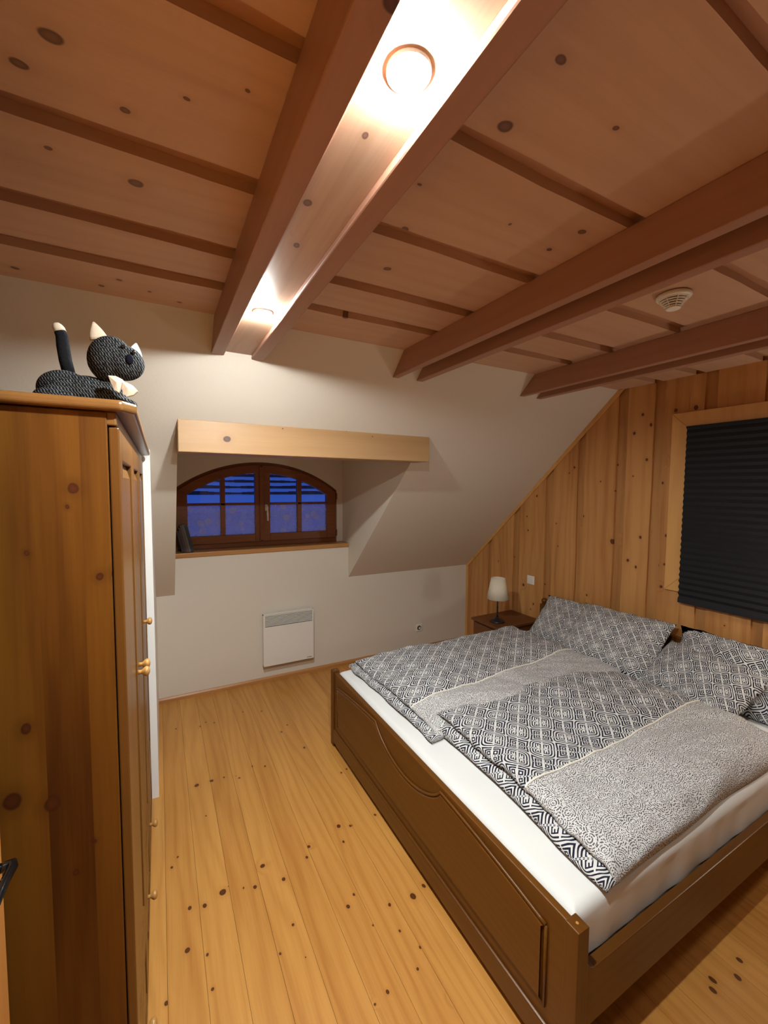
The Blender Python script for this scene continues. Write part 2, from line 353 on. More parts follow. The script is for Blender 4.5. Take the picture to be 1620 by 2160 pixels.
def herring(name):
    k = NT(name, 0.95, 0.1)
    p = k.v('MULTIPLY', k.obj(), (1.0, 1.0, 1.0))
    s = k.sep(p)
    w = k.f('ADD', k.f('MULTIPLY', s[0], 360.0), k.f('MULTIPLY', s[2], 230.0))
    zz = k.f('MULTIPLY', k.f('PINGPONG', k.f('MULTIPLY', s[2], 200.0), 1.0), 0.7)
    st = k.f('SINE', k.f('MULTIPLY', k.f('ADD', w, zz), 3.1))
    br = k.noise(p, 260, 2)
    f = k.f('MULTIPLY', k.f('GREATER_THAN', st, 0.15), k.smooth(br, 0.3, 0.6))
    k.color(k.mix(f, (0.008, 0.008, 0.010), (0.13, 0.135, 0.135)))
    k.bump(st, 0.5, 0.001)
    return k.m
M['herring'] = herring('charcoal herringbone wool')

def shade_mat():
    k = NT('pleated cream shade', 0.8, 0.1)
    s = k.sep(k.uv())
    st = k.f('SINE', k.f('MULTIPLY', s[0], 6.2832 * 60))
    k.color(k.mix(k.smooth(st, -0.6, 0.6), (0.62, 0.56, 0.44), (0.78, 0.72, 0.58)))  # smooth cone: shading of the pleat folds is put into the colour
    return k.m
M['shade'] = shade_mat()

# ------------------------------------------------------------------ mesh helpers
def finish(name, bm, mat, parent=None, smooth=False, loc=None, bevel=0.0, autosmooth=True, segs=2):
    """world-space bmesh -> ONE object; its origin is moved to parent (or loc)"""
    org = Vector((0, 0, 0))
    if parent is not None:
        org = parent.matrix_world.translation.copy() if parent.type == 'EMPTY' else Vector(parent['_org'])
    elif loc is not None:
        org = Vector(loc)
    bmesh.ops.recalc_face_normals(bm, faces=bm.faces) if bm.faces else None
    for v in bm.verts:
        v.co -= org
    me = bpy.data.meshes.new(name)
    bm.to_mesh(me); bm.free()
    for mm in (mat if isinstance(mat, (list, tuple)) else [mat]):
        me.materials.append(M[mm] if isinstance(mm, str) else mm)
    o = bpy.data.objects.new(name, me)
    C.objects.link(o)
    o['_org'] = list(org)
    if parent is not None:
        o.parent = parent
    else:
        o.location = org
    if smooth:
        for p in me.polygons: p.use_smooth = True
    if bevel:
        b = o.modifiers.new('bevel', 'BEVEL'); b.width = bevel; b.segments = segs; b.limit_method = 'ANGLE'; b.angle_limit = math.radians(35)
    return o

def thing(name, label, cat, loc, group=None):
    o = bpy.data.objects.new(name, None)
    o.empty_display_size = 0.05
    C.objects.link(o)
    o.location = loc
    o.matrix_world = Matrix.Translation(loc)
    tag(o, label, cat, group)
    return o
def tag(o, label, cat, group=None):
    o['label'] = label; o['category'] = cat
    if group: o['group'] = group
    return o
def struct(o):
    o['kind'] = 'structure'; return o

def box(bm, x0, x1, y0, y1, z0, z1):
    vs = [bm.verts.new(p) for p in ((x0, y0, z0), (x1, y0, z0), (x1, y1, z0), (x0, y1, z0), (x0, y0, z1), (x1, y0, z1), (x1, y1, z1), (x0, y1, z1))]
    for f in ((0, 3, 2, 1), (4, 5, 6, 7), (0, 1, 5, 4), (1, 2, 6, 5), (2, 3, 7, 6), (3, 0, 4, 7)):
        bm.faces.new([vs[i] for i in f])
    return vs
def nb(): return bmesh.new()
def bx(*a):
    bm = nb(); box(bm, *a); return bm
def prism(bm, pts, a0, a1, axis):
    """pts polygon in the plane normal to axis, extruded a0..a1"""
    def P(p, a):
        if axis == 0: return (a, p[0], p[1])
        if axis == 1: return (p[0], a, p[1])
        return (p[0], p[1], a)
    v0 = [bm.verts.new(P(p, a0)) for p in pts]; v1 = [bm.verts.new(P(p, a1)) for p in pts]
    bm.faces.new(v0); bm.faces.new(list(reversed(v1)))
    n = len(pts)
    for i in range(n):
        bm.faces.new((v0[i], v0[(i + 1) % n], v1[(i + 1) % n], v1[i]))
def lathe(bm, cx, cy, cz, prof, n=24, axis=2, uv=False):
    """prof [(r, h)] turned about axis through (cx,cy,cz)"""
    rings = []
    for r, h in prof:
        ring = []
        for i in range(n):
            a = 2 * math.pi * i / n
            c, s = math.cos(a) * r, math.sin(a) * r
            p = (c, s, h) if axis == 2 else ((h, c, s) if axis == 0 else (c, h, s))
            ring.append(bm.verts.new((cx + p[0], cy + p[1], cz + p[2])))
        rings.append(ring)
    ul = bm.loops.layers.uv.verify() if uv else None
    for k in range(len(rings) - 1):
        for i in range(n):
            f = bm.faces.new((rings[k][i], rings[k][(i + 1) % n], rings[k + 1][(i + 1) % n], rings[k + 1][i]))
            if uv:
                for l, (a, b) in zip(f.loops, ((i, k), (i + 1, k), (i + 1, k + 1), (i, k + 1))): l[ul].uv = (a / n, b / (len(rings) - 1))
    if prof[0][0] > 1e-5: bm.faces.new(list(reversed(rings[0])))
    if prof[-1][0] > 1e-5: bm.faces.new(rings[-1])
    return rings
def tube(bm, pts, rad, n=10):
    pts = [Vector(p) for p in pts]
    rads = rad if isinstance(rad, (list, tuple)) else [rad] * len(pts)
    rings = []
    up = Vector((0, 0, 1))
    for i, p in enumerate(pts):
        d = (pts[min(i + 1, len(pts) - 1)] - pts[max(i - 1, 0)]).normalized()
        s = d.cross(up)
        if s.length < 0.1: s = d.cross(Vector((1, 0, 0)))
        s.normalize(); t = s.cross(d)
        rings.append([bm.verts.new(p + (s * math.cos(2 * math.pi * k / n) + t * math.sin(2 * math.pi * k / n)) * rads[i]) for k in range(n)])
    for a, b in zip(rings, rings[1:]):
        for k in range(n):
            bm.faces.new((a[k], a[(k + 1) % n], b[(k + 1) % n], b[k]))
    bm.faces.new(rings[0]); bm.faces.new(list(reversed(rings[-1])))
def ell(bm, c, r, rot=None, sub=3):
    res = bmesh.ops.create_icosphere(bm, subdivisions=sub, radius=1.0)
    mt = Matrix.Translation(c) @ (rot.to_4x4() if rot else Matrix.Identity(4)) @ Matrix.Diagonal((*r, 1))
    bmesh.ops.transform(bm, matrix=mt, verts=res['verts'])
    return res['verts']

# ------------------------------------------------------------------ setting numbers
XR = 2.987            # panelled right wall
XL = -0.68            # wall behind the wardrobe
YB = 3.60             # low wall under the slope
YD = -0.14            # wall with the doorway the photo was taken from
ZC = 2.413            # underside of ceiling boards
ZK = 0.840            # where the slope starts
YC = 1.928            # where the slope meets the ceiling
SL = (ZC - ZK) / (YB - YC)
def slope_y(z): return YB - (z - ZK) / SL
def slope_z(y): return ZK + (YB - y) * SL
XS = -0.036           # end of the boxed-in corner behind the wardrobe
YS = 2.495

# floor: boards running away from the doorway
bm = nb()
x = -1.9
while x < XR + 0.2:
    w = 0.118
    box(bm, x, x + w - 0.0010, -1.9, 3.9, -0.03, 0.0)
    x += w
struct(finish('floor', bm, 'floor'))
struct(finish('floor_light_block', bx(-1.95, XR + 0.25, -1.95, 3.95, -0.06, -0.0302), 'hall'))  # added below the boards to stop sky light leaking through the seams

# ceiling: lower boards with uneven edges, darker upper boards seen in the gaps
gaps = [(-1.45, -1.40), (-1.12, -1.07), (-0.79, -0.74), (-0.46, -0.40), (-0.04, 0.02), (0.325, 0.362), (0.690, 0.738), (1.040, 1.098), (1.370, 1.430), (1.618, 1.682)]
bm = nb()
def wavy_board(bm, a0, a1, b0, b1, z0, z1, amp0, amp1, orient, seed, n=70, clip=None):
    """board long in a, edges b0/b1 uneven; orient 'x' lies under the ceiling, 'z' stands on the wall"""
    rows = []
    for i in range(n + 1):
        a = a0 + (a1 - a0) * i / n
        e0 = b0 + amp0 * (noise.noise(Vector((a * 2.2, seed, 0.3))) + 0.25 * noise.noise(Vector((a * 9, seed, 4.3))))
        e1 = b1 + amp1 * (noise.noise(Vector((a * 2.0, seed, 7.7))) + 0.25 * noise.noise(Vector((a * 8, seed, 9.3))))
        if orient == 'x': q = [(a, e0, z0), (a, e1, z0), (a, e1, z1), (a, e0, z1)]
        else: q = [(z0, e0, a), (z0, e1, a), (z1, e1, a), (z1, e0, a)]
        rows.append([bm.verts.new(p) for p in q])
    for r, s in zip(rows, rows[1:]):
        for k in range(4):
            bm.faces.new((r[k], r[(k + 1) % 4], s[(k + 1) % 4], s[k]))
    bm.faces.new(rows[0]); bm.faces.new(list(reversed(rows[-1])))
edges = [g for gp in gaps for g in gp]
bounds = [(-1.9, gaps[0][0])] + [(gaps[i][1], gaps[i + 1][0]) for i in range(len(gaps) - 1)] + [(gaps[-1][1], YC + 0.02)]
for i, (y0, y1) in enumerate(bounds):
    last = i == len(bounds) - 1
    wavy_board(bm, -1.9, XR, y0, y1, ZC, ZC + 0.027, 0.0 if i == 0 else 0.010, 0.0 if last else 0.010, 'x', i * 3.1)
ce = struct(finish('ceiling', bm, 'ceil'))
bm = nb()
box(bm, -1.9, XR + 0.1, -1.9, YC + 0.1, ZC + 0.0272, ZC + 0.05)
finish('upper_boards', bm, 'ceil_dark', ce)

# right wall: back boards and proud boards with uneven edges, cut round the window
WY0, WY1, WZ0, WZ1 = 0.41, 1.455, 1.115, 2.092
bm = nb()
for (a, b, c, d) in ((-1.9, WY0, 0, ZC), (WY1, YB + 0.05, 0, ZC), (WY0, WY1, 0, WZ0), (WY0, WY1, WZ1, ZC)):
    box(bm, XR + 0.018, XR + 0.05, a, b, c, d + (0.06 if d == ZC else 0))
wr = struct(finish('wall_right', bm, 'wall_gap'))
wgaps = [(-0.22, -0.16), (0.10, 0.16), (0.40, 0.47), (0.70, 0.76), (1.02, 1.08), (1.306, 1.371), (1.600, 1.672), (1.852, 1.930), (2.185, 2.248), (2.480, 2.560), (2.845, 2.925), (3.215, 3.263)]
bm = nb()
wb_ = [(-1.9, wgaps[0][0])] + [(wgaps[i][1], wgaps[i + 1][0]) for i in range(len(wgaps) - 1)] + [(wgaps[-1][1], YB - 0.005)]
for i, (y0, y1) in enumerate(wb_):
    ztop = min(ZC, slope_z(y1)) if y1 > YC else ZC
    if y1 > YC: ztop = min(ZC, slope_z(max(y0, YC)))
    if y1 < WY0 or y0 > WY1 + 0.0:
        wavy_board(bm, 0.0, ztop, y0, y1, XR, XR + 0.0178, 0.009, 0.009, 'z', i * 2.7, n=60)
    else:
        yy1 = y1
        if y1 > WY1:      # board passing beside the window opening
            wavy_board(bm, 0.0, ztop, WY1 + 0.0, y1, XR, XR + 0.0178, 0.0, 0.009, 'z', i * 2.7, n=60)
            yy1 = WY1
        yy0 = max(y0, WY0)
        if y0 < WY0: wavy_board(bm, 0.0, ztop, y0, WY0, XR, XR + 0.0178, 0.009, 0.0, 'z', i * 2.7 + 1, n=60)
        wavy_board(bm, 0.0, WZ0, yy0, yy1, XR, XR + 0.0178, 0.006, 0.006, 'z', i * 2.7, n=30)
        wavy_board(bm, WZ1, ztop, yy0, yy1, XR, XR + 0.0178, 0.006, 0.006, 'z', i * 2.7, n=12)
finish('proud_boards', bm, 'wall_pine', wr)

# thin pine trims where the panelling meets the slope, the low wall and the floor
bm = nb()
d = 0.034
prism(bm, [(YB - 0.0, ZK), (YC, ZC), (YC - d * 0.0 - 0.045, ZC), (YB - 0.030, ZK - 0.008), (YB - 0.030, 0.0), (YB, 0.0)], XR - 0.012, XR + 0.001, 0)
struct(finish('trim_1', bm, 'casing', bevel=0.003))
bm = nb(); prism(bm, [(YB - 0.016, 0), (YB, 0), (YB, 0.036), (YB - 0.009, 0.036), (YB - 0.016, 0.024)], XS, XR - 0.012, 0)
struct(finish('baseboard_back', bm, 'sill'))
bm = nb(); box(bm, XR - 0.014, XR, YD, 3.56, 0, 0.04)
struct(finish('baseboard_right', bm, 'casing'))

# sloped plaster with the dormer opening
DX0, DX1 = 0.092, 1.562       # dormer opening
DYL = 2.42                    # opening begins behind the lintel
bm = nb()
T = 0.05
def slab(x0, x1, ya, yb):
    prism(bm, [(ya, slope_z(ya)), (yb, slope_z(yb)), (yb, slope_z(yb) + T), (ya, slope_z(ya) + T)], x0, x1, 0)
slab(-1.9, DX0, YC - 0.03, YB); slab(DX1, XR + 0.05, YC - 0.03, YB); slab(DX0, DX1, YC - 0.03, DYL)
struct(finish('wall_slope', bm, 'plaster'))
# low wall under the slope, raised to the sill inside the dormer
bm = nb()
ZS = 1.128
box(bm, -1.9, DX0, YB, YB + 0.08, 0, ZK + 0.02)
box(bm, DX1, XR + 0.05, YB, YB + 0.08, 0, ZK + 0.02)
box(bm, DX0, DX1, YB, YB + 0.30, 0, ZS)
struct(finish('wall_back', bm, 'plaster'))
# dormer cheeks, dormer ceiling and arched gable wall
YW = 3.79
bm = nb()
ztop = 2.06
pl_ = [(YB + 0.003, ZK + 0.001), (YW + 0.12, ZK), (YW + 0.12, ztop), (slope_y(ztop) + 0.004, ztop)]
prism(bm, pl_, DX1 + 0.0015, DX1 + 0.05, 0)
prism(bm, pl_, DX0 - 0.05, DX0 - 0.0015, 0)
box(bm, DX0, DX1, 2.45, YW + 0.12, ztop, ztop + 0.04)
struct(finish('wall_dormer', bm, 'plaster'))
AX, AHW, ASP, AR = 0.798, 0.706, 1.655, 1.141          # arch: middle, half width, springing, radius
ACZ = ASP + (AR - math.sqrt(AR ** 2 - AHW ** 2)) - AR
def arc_z(x, r, cz=ACZ): return cz + math.sqrt(max(0, r * r - (x - AX) ** 2))
bm = nb()
N = 40
yf, yb_ = YW - 0.035, YW + 0.10
xs = [AX - AHW + 2 * AHW * i / N for i in range(N + 1)]
prev = None
for xx in xs:
    col = [bm.verts.new((xx, yf, arc_z(xx, AR))), bm.verts.new((xx, yf, ztop)), bm.verts.new((xx, yb_, ztop)), bm.verts.new((xx, yb_, arc_z(xx, AR)))]
    if prev:
        for k in range(4):
            bm.faces.new((prev[k], prev[(k + 1) % 4], col[(k + 1) % 4], col[k]))
    prev = col
box(bm, DX0 - 0.02, AX - AHW, yf, yb_, ZS, ztop)
box(bm, AX + AHW, DX1 + 0.02, yf, yb_, ZS, ztop)
struct(finish('wall_gable', bm, 'plaster'))

# boxed-in corner, painted white, behind the wardrobe
bm = nb()
prism(bm, [(YS, 0), (YS + 0.03, 0), (YS + 0.03, slope_z(YS + 0.03)), (YS, slope_z(YS))], -1.9, XS, 0)
box(bm, XS - 0.03, XS, YS + 0.03, YB, 0, ZK)
prism(bm, [(YS + 0.03, ZK), (YB, ZK), (YS + 0.03, slope_z(YS + 0.03))], XS - 0.03, XS, 0)
struct(finish('wall_partition', bm, 'white_board'))

# left wall, doorway wall, hall
bm = nb(); box(bm, XL - 0.05, XL, YD - 0.1, YB, 0, ZC)
struct(finish('wall_left', bm, 'hall'))
bm = nb()
box(bm, XL, -0.30, YD - 0.10, YD, 0, ZC)
box(bm, 0.62, XR + 0.05, YD - 0.10, YD, 0, ZC)
box(bm, -0.30, 0.62, YD - 0.10, YD, 2.05, ZC)
struct(finish('wall_front', bm, 'hall'))
bm = nb()
box(bm, XL - 0.05, XL, -1.9, YD - 0.1, 0, ZC)
box(bm, 1.6, 1.65, -1.9, YD - 0.1, 0, ZC)
box(bm, XL - 0.05, 1.65, -1.9, -1.85, 0, ZC)
struct(finish('wall_hall', bm, 'hall'))

# open door leaf at the left edge of the view
DOX = -0.258
dr = struct(finish('door_1', bx(DOX - 0.04, DOX, 0.12, 0.930, 0.012, 2.03), 'door', loc=(DOX, YD, 0), bevel=0.003))
bm = nb(); lathe(bm, DOX, 0.880, 1.058, [(0.022, 0.0005), (0.022, 0.005), (0.010, 0.007)], 20, axis=0)
tube(bm, [(DOX + 0.004, 0.880, 1.058), (DOX + 0.018, 0.882, 1.060), (DOX + 0.027, 0.880, 1.062), (DOX + 0.029, 0.872, 1.062), (DOX + 0.026, 0.845, 1.062), (DOX + 0.024, 0.77, 1.060)], [0.008, 0.0075, 0.0075, 0.0075, 0.007, 0.006], 12)
finish('door_handle', bm, 'handle_metal', dr, smooth=True)

# ------------------------------------------------------------------ dormer window
w1 = thing('window_1', '', '', (AX, YW, 1.15)); del w1['label']; del w1['category']; struct(w1)
FB = 1.1645
def arch_band(bm, x0, x1, r_out, r_in, yf, yb, n=20, cz=ACZ):
    prev = None
    for i in range(n + 1):
        xx = x0 + (x1 - x0) * i / n
        zo, zi = arc_z(xx, r_out), arc_z(xx, r_in)
        col = [bm.verts.new((xx, yf, zi)), bm.verts.new((xx, yf, zo)), bm.verts.new((xx, yb, zo)), bm.verts.new((xx, yb, zi))]
        if prev:
            for k in range(4): bm.faces.new((prev[k], prev[(k + 1) % 4], col[(k + 1) % 4], col[k]))
        else: bm.faces.new(col)
        prev = col
    bm.faces.new(list(reversed(prev)))
bm = nb()
XA, XB = AX - AHW, AX + AHW
arch_band(bm, XA, XB, AR, AR - 0.032, YW - 0.02, YW + 0.06, 40)
box(bm, XA, XA + 0.032, YW - 0.02, YW + 0.06, FB, arc_z(XA + 0.016, AR - 0.016))
box(bm, XB - 0.032, XB, YW - 0.02, YW + 0.06, FB, arc_z(XB - 0.016, AR - 0.016))
box(bm, XA + 0.032, XB - 0.032, YW - 0.02, YW + 0.06, FB, 1.2065)
finish('window_frame', bm, 'win', w1, bevel=0.003)
def sash(x0, x1, gx, name):
    """x0..x1 leaf; gx = glass columns"""
    bm = nb(); f0, f1 = YW - 0.045, YW + 0.015
    ri = AR - 0.096
    arch_band(bm, x0, x1, AR - 0.024, ri, f0, f1, 24)
    gl, gr = gx[0][0], gx[-1][1]
    prism(bm, [(x0, 1.205), (gl, 1.205), (gl, arc_z(gl, ri) + 0.003), ((x0 + gl) / 2, arc_z((x0 + gl) / 2, ri) + 0.004), (x0, arc_z(x0, ri) + 0.003)], f0, f1, 1)
    prism(bm, [(gr, 1.205), (x1, 1.205), (x1, arc_z(x1, ri) + 0.003), ((x1 + gr) / 2, arc_z((x1 + gr) / 2, ri) + 0.004), (gr, arc_z(gr, ri) + 0.003)], f0, f1, 1)
    box(bm, gl, gr, f0, f1, 1.205, 1.272)
    o = finish(name, bm, 'win', w1, bevel=0.004)
    bm = nb()
    box(bm, gl, gr, f0 + 0.006, f1 - 0.006, 1.527, 1.547)
    for (a, b), (c, d_) in zip(gx, gx[1:]):
        box(bm, b, c, f0 + 0.006, f1 - 0.006, 1.272, arc_z((b + c) / 2, ri) + 0.003)
    finish('muntin', bm, 'win', o, bevel=0.003)
    for (a, b) in gx:
        finish('pane', bx(a, b, YW - 0.017, YW - 0.013, 1.272, 1.527), 'glass_frost', o)
        bm = nb()
        prev = None
        for i in range(13):
            xx = a + (b - a) * i / 12
            col = [bm.verts.new((xx, YW - 0.017, 1.547)), bm.verts.new((xx, YW - 0.017, arc_z(xx, ri) + 0.002)), bm.verts.new((xx, YW - 0.013, arc_z(xx, ri) + 0.002)), bm.verts.new((xx, YW - 0.013, 1.547))]
            if prev:
                for k in range(4): bm.faces.new((prev[k], prev[(k + 1) % 4], col[(k + 1) % 4], col[k]))
            else: bm.faces.new(col)
            prev = col
        bm.faces.new(list(reversed(prev)))
        finish('pane', bm, 'glass', o)
    return o
s1 = sash(XA + 0.02, 0.792, [(0.202, 0.456), (0.494, 0.741)], 'left_sash')
s2 = sash(0.800, XB - 0.012, [(0.869, 1.118), (1.158, 1.403)], 'right_sash')
bm = nb(); box(bm, 0.776, 0.816, YW - 0.056, YW - 0.045, 1.215, 1.86)
finish('meeting_strip', bm, 'win', w1, bevel=0.004)
bm = nb()
box(bm, 0.823, 0.845, YW - 0.052, YW - 0.045, 1.475, 1.530)
tube(bm, [(0.834, YW - 0.05, 1.515), (0.834, YW - 0.078, 1.515), (0.834, YW - 0.090, 1.505), (0.835, YW - 0.092, 1.46), (0.838, YW - 0.088, 1.388)], [0.009, 0.009, 0.010, 0.009, 0.007], 10)
finish('window_handle', bm, 'handle_cream', s2, smooth=False, bevel=0.002)
bm = nb()
for z in (1.25, 1.60):
    lathe(bm, XB - 0.006, YW - 0.05, z, [(0.006, -0.03), (0.006, 0.03)], 10)
finish('hinge', bm, 'win', w1, smooth=False)
# sill board
o = tag(finish('window_sill', bx(DX0 + 0.001, DX1 - 0.002, YB - 0.012, YW + 0.05, ZS, ZS + 0.036), 'sill', loc=(0.8, YB, ZS), bevel=0.004), 'pine sill board under the arched dormer window, books at its left end', 'window sill')

# lintel
tag(finish('lintel_beam', bx(DX0 - 0.002, 1.600, slope_y(2.028), 2.535, 1.864, 2.028), 'lintel', loc=(0.8, 2.4, 1.864), bevel=0.004),
    'short light pine beam across the top of the dormer opening', 'beam')

# ------------------------------------------------------------------ ceiling beams
def beam_piece(x0, x1, zb, y0=-1.9, over=0.0):
    bm = nb()
    prism(bm, [(y0, zb), (slope_y(zb) - 0.0004, zb), (slope_y(ZC) + 0.0, ZC), (y0, ZC)], x0, x1, 0)
    return bm
mb = thing('ceiling_beam', 'thick built-up pine beam carrying the two lit spotlights', 'beam', (0.335, 0, 2.29))
finish('side_board', beam_piece(0.222, 0.276, 2.288), 'beam', mb, bevel=0.004)
finish('side_board', beam_piece(0.396, 0.452, 2.288), 'beam', mb, bevel=0.004)
finish('infill_board', beam_piece(0.2765, 0.3955, 2.303), 'beam_light', mb)
for (x0, x1, lab) in ((1.150, 1.190, 'left board of the middle pair of ceiling beams, nearer the spotlights'),
                      (1.305, 1.350, 'right board of the middle pair of ceiling beams, beside the smoke detector'),
                      (2.115, 2.155, 'left board of the rightmost pair of ceiling beams, nearer the smoke detector'),
                      (2.270, 2.315, 'right board of the rightmost pair of ceiling beams, nearest the panelled wall')):
    tag(finish('ceiling_beam', beam_piece(x0, x1, 2.298), 'beam', loc=(x0, 0, 2.298), bevel=0.003), lab, 'beam', 'paired ceiling beams')

# spotlights in the thick beam
for i, (lx, ly) in enumerate(LAMP_SPOTS):
    t = thing('spotlight', ('glaring round spotlight in the beam nearest the viewer, at the top of the photo', 'glaring spotlight at the far end of the beam, near the sloping wall')[i], 'light', (lx, ly, 2.303), 'spotlights set in the thick beam')
    bm = nb()
    lathe(bm, lx, ly, 2.303, [(0.0335, -0.0002), (0.0335, -0.0030), (0.0325, -0.0046), (0.0305, -0.0050), (0.0305, -0.0005)], 32)
    finish('ring', bm, 'lamp_ring', t, smooth=False)
    bm = nb()
    lathe(bm, lx, ly, 2.303, [(0.0300, -0.0008), (0.0300, -0.0046), (0.0275, -0.0085), (0.021, -0.0115), (0.011, -0.0130), (0.0001, -0.0135)], 32)
    finish('lens', bm, 'lamp_lens', t, smooth=True)

# invented lamp in the unseen hall behind the doorway, added for faint warm light
t = thing('added_hall_lamp', 'round lamp added in the unseen hall behind the doorway', 'light', (0.2, -1.0, ZC))
bm = nb(); lathe(bm, 0.2, -1.0, ZC, [(0.11, 0), (0.11, -0.03), (0.08, -0.05), (0.0001, -0.055)], 24)
finish('diffuser', bm, emission('added hall lamp glow', (1.0, 0.80, 0.58, 1), HALL_POWER), t, smooth=True)

# globe lamp beside the near side of the bed, just outside the right edge of the view
gx, gy, gz = GLOBE_AT
t = thing('floor_lamp', 'slim floor lamp with a lit white globe at the near bedside', 'lamp', (gx, gy, 0))
bm = nb(); lathe(bm, gx, gy, 0, [(0.12, 0.0005), (0.12, 0.012), (0.10, 0.018), (0.012, 0.022)], 32)
finish('base', bm, 'black_metal', t, smooth=False)
bm = nb(); lathe(bm, gx, gy, 0, [(0.008, 0.022), (0.008, gz - 0.07), (0.022, gz - 0.060), (0.022, gz - 0.048)], 16)
finish('pole', bm, 'black_metal', t, smooth=True)
bm = nb(); ell(bm, (gx, gy, gz), (0.055, 0.055, 0.055))
finish('globe', bm, emission('lit globe', GLOBE_COLOR, GLOBE_STRENGTH), t, smooth=True)

# smoke detector
sx, sy = 1.690, 0.895
t = thing('smoke_detector', 'white round smoke detector with slotted rim on the ceiling boards', 'smoke detector', (sx, sy, ZC))
bm = nb(); lathe(bm, sx, sy, ZC, [(0.050, -0.0003), (0.056, -0.004), (0.057, -0.012), (0.053, -0.017), (0.050, -0.018)], 40)
finish('base', bm, 'white_pl', t, smooth=True)
bm = nb()
zz = -0.0185; r = 0.048
for k in range(5):
    lathe(bm, sx, sy, ZC, [(r - 0.007, zz), (r, zz), (r - 0.0022, zz - 0.0030), (r - 0.007, zz - 0.0030)], 40)
    zz -= 0.0066; r -= 0.0054
lathe(bm, sx, sy, ZC, [(0.024, zz + 0.002), (0.024, zz - 0.001), (0.020, zz - 0.0032), (0.0001, zz - 0.004)], 40)
for k in range(8):
    a = k * math.pi / 4
    dx, dy = math.cos(a), math.sin(a)
    tube(bm, [(sx + dx * 0.048, sy + dy * 0.048, ZC - 0.018), (sx + dx * 0.023, sy + dy * 0.023, ZC + zz + 0.002)], 0.0018, 6)
finish('slotted_cover', bm, 'white_pl', t)
bm = nb(); lathe(bm, sx, sy, ZC, [(0.041, -0.0175), (0.018, zz + 0.003)], 24)
finish('chamber', bm, 'black_slot', t)

# ------------------------------------------------------------------ right window: casing, blind
w2 = thing('window_2', '', '', (XR, 0.93, 1.6)); del w2['label']; del w2['category']; struct(w2)
a0, a1, b0, b1 = WY0 - 0.002, WY1 - 0.002, WZ0 + 0.002, WZ1 - 0.002
cw = 0.092
for nm, pts in (('casing_top', [(a0 - cw, b1 + cw), (a1 + cw, b1 + cw), (a1, b1), (a0, b1)]), ('casing_bottom', [(a0 - cw, b0 - cw), (a1 + cw, b0 - cw), (a1, b0), (a0, b0)]),
                ('casing_side', [(a1 + cw, b0 - cw), (a1 + cw, b1 + cw), (a1, b1), (a1, b0)]), ('casing_side', [(a0 - cw, b0 - cw), (a0 - cw, b1 + cw), (a0, b1), (a0, b0)])):
    bm = nb(); prism(bm, pts, XR - 0.020, XR - 0.0005, 0)
    finish(nm, bm, 'casing', w2, bevel=0.003)
bm = nb()
for q in ((WY0, WY0 + 0.05, WZ0, WZ1), (WY1 - 0.05, WY1, WZ0, WZ1), (WY0 + 0.05, WY1 - 0.05, WZ0, WZ0 + 0.05), (WY0 + 0.05, WY1 - 0.05, WZ1 - 0.05, WZ1)):
    box(bm, XR + 0.052, XR + 0.09, *q)
finish('window_frame', bm, 'casing', w2)
finish('pane', bx(XR + 0.068, XR + 0.072, WY0 + 0.05, WY1 - 0.05, WZ0 + 0.05, WZ1 - 0.05), 'glass', w2)
# pleated blind: hangs in front of the casing bottom
t = thing('pleated_blind', 'black pleated blind drawn down over the window in the panelled wall', 'blind', (XR - 0.04, 0.93, 0.965))
bm = nb()
by0, by1 = 0.418, 1.449
zt, zb = 2.086, 0.985
pts = []
z = zt; k = 0
n = 56
for i in range(n + 1):
    f = i / n
    z = zt + (zb - zt) * f
    amp = 0.006 + 0.010 * f
    xx = XR - 0.030 - 0.004 * f + (amp if i % 2 else -amp) * 0.5
    pts.append((xx, z))
back = [(x + 0.002, z) for x, z in reversed(pts)]
for A, B, Cc, D in zip(pts, pts[1:], back[::-1][1:], back[::-1]):
    vs = []
    for yy in (by0, by1):
        vs.append([bm.verts.new((A[0], yy, A[1])), bm.verts.new((B[0], yy, B[1])), bm.verts.new((Cc[0], yy, Cc[1])), bm.verts.new((D[0], yy, D[1]))])
    for k in range(4):
        bm.faces.new((vs[0][k], vs[0][(k + 1) % 4], vs[1][(k + 1) % 4], vs[1][k]))
    bm.faces.new(vs[0]); bm.faces.new(vs[1])
finish('pleats', bm, 'blind', t)
finish('bottom_rail', bx(XR - 0.044, XR - 0.024, by0, by1, 0.962, 0.986), 'blind', t, bevel=0.004)
finish('head_rail', bx(XR - 0.040, XR - 0.021, by0, by1, 2.076, 2.090), 'blind', t)

# ------------------------------------------------------------------ heater, outlet, switch
hx0, hx1, hz0, hz1 = 0.752, 1.192, 0.158, 0.602
t = thing('wall_heater', 'white electric panel heater with slotted top grille on the low wall', 'heater', (0.97, YB, hz0))
finish('back_box', bx(hx0 + 0.03, hx1 - 0.03, YB - 0.042, YB - 0.0005, hz0 + 0.03, hz1 - 0.03), 'heater', t)
bm = nb()
box(bm, hx0, hx1, YB - 0.075, YB - 0.071, hz0, 0.498)
box(bm, hx0, hx0 + 0.004, YB - 0.071, YB - 0.030, hz0, hz1)
box(bm, hx1 - 0.004, hx1, YB - 0.071, YB - 0.030, hz0, hz1)
box(bm, hx0, hx1, YB - 0.075, YB - 0.030, hz1 - 0.006, hz1)
box(bm, hx0, hx0 + 0.012, YB - 0.075, YB - 0.071, 0.498, hz1 - 0.006)
box(bm, hx1 - 0.012, hx1, YB - 0.075, YB - 0.071, 0.498, hz1 - 0.006)
box(bm, hx0, hx1, YB - 0.071, YB - 0.045, hz0, hz0 + 0.004)
finish('front_panel', bm, 'heater', t)
bm = nb()
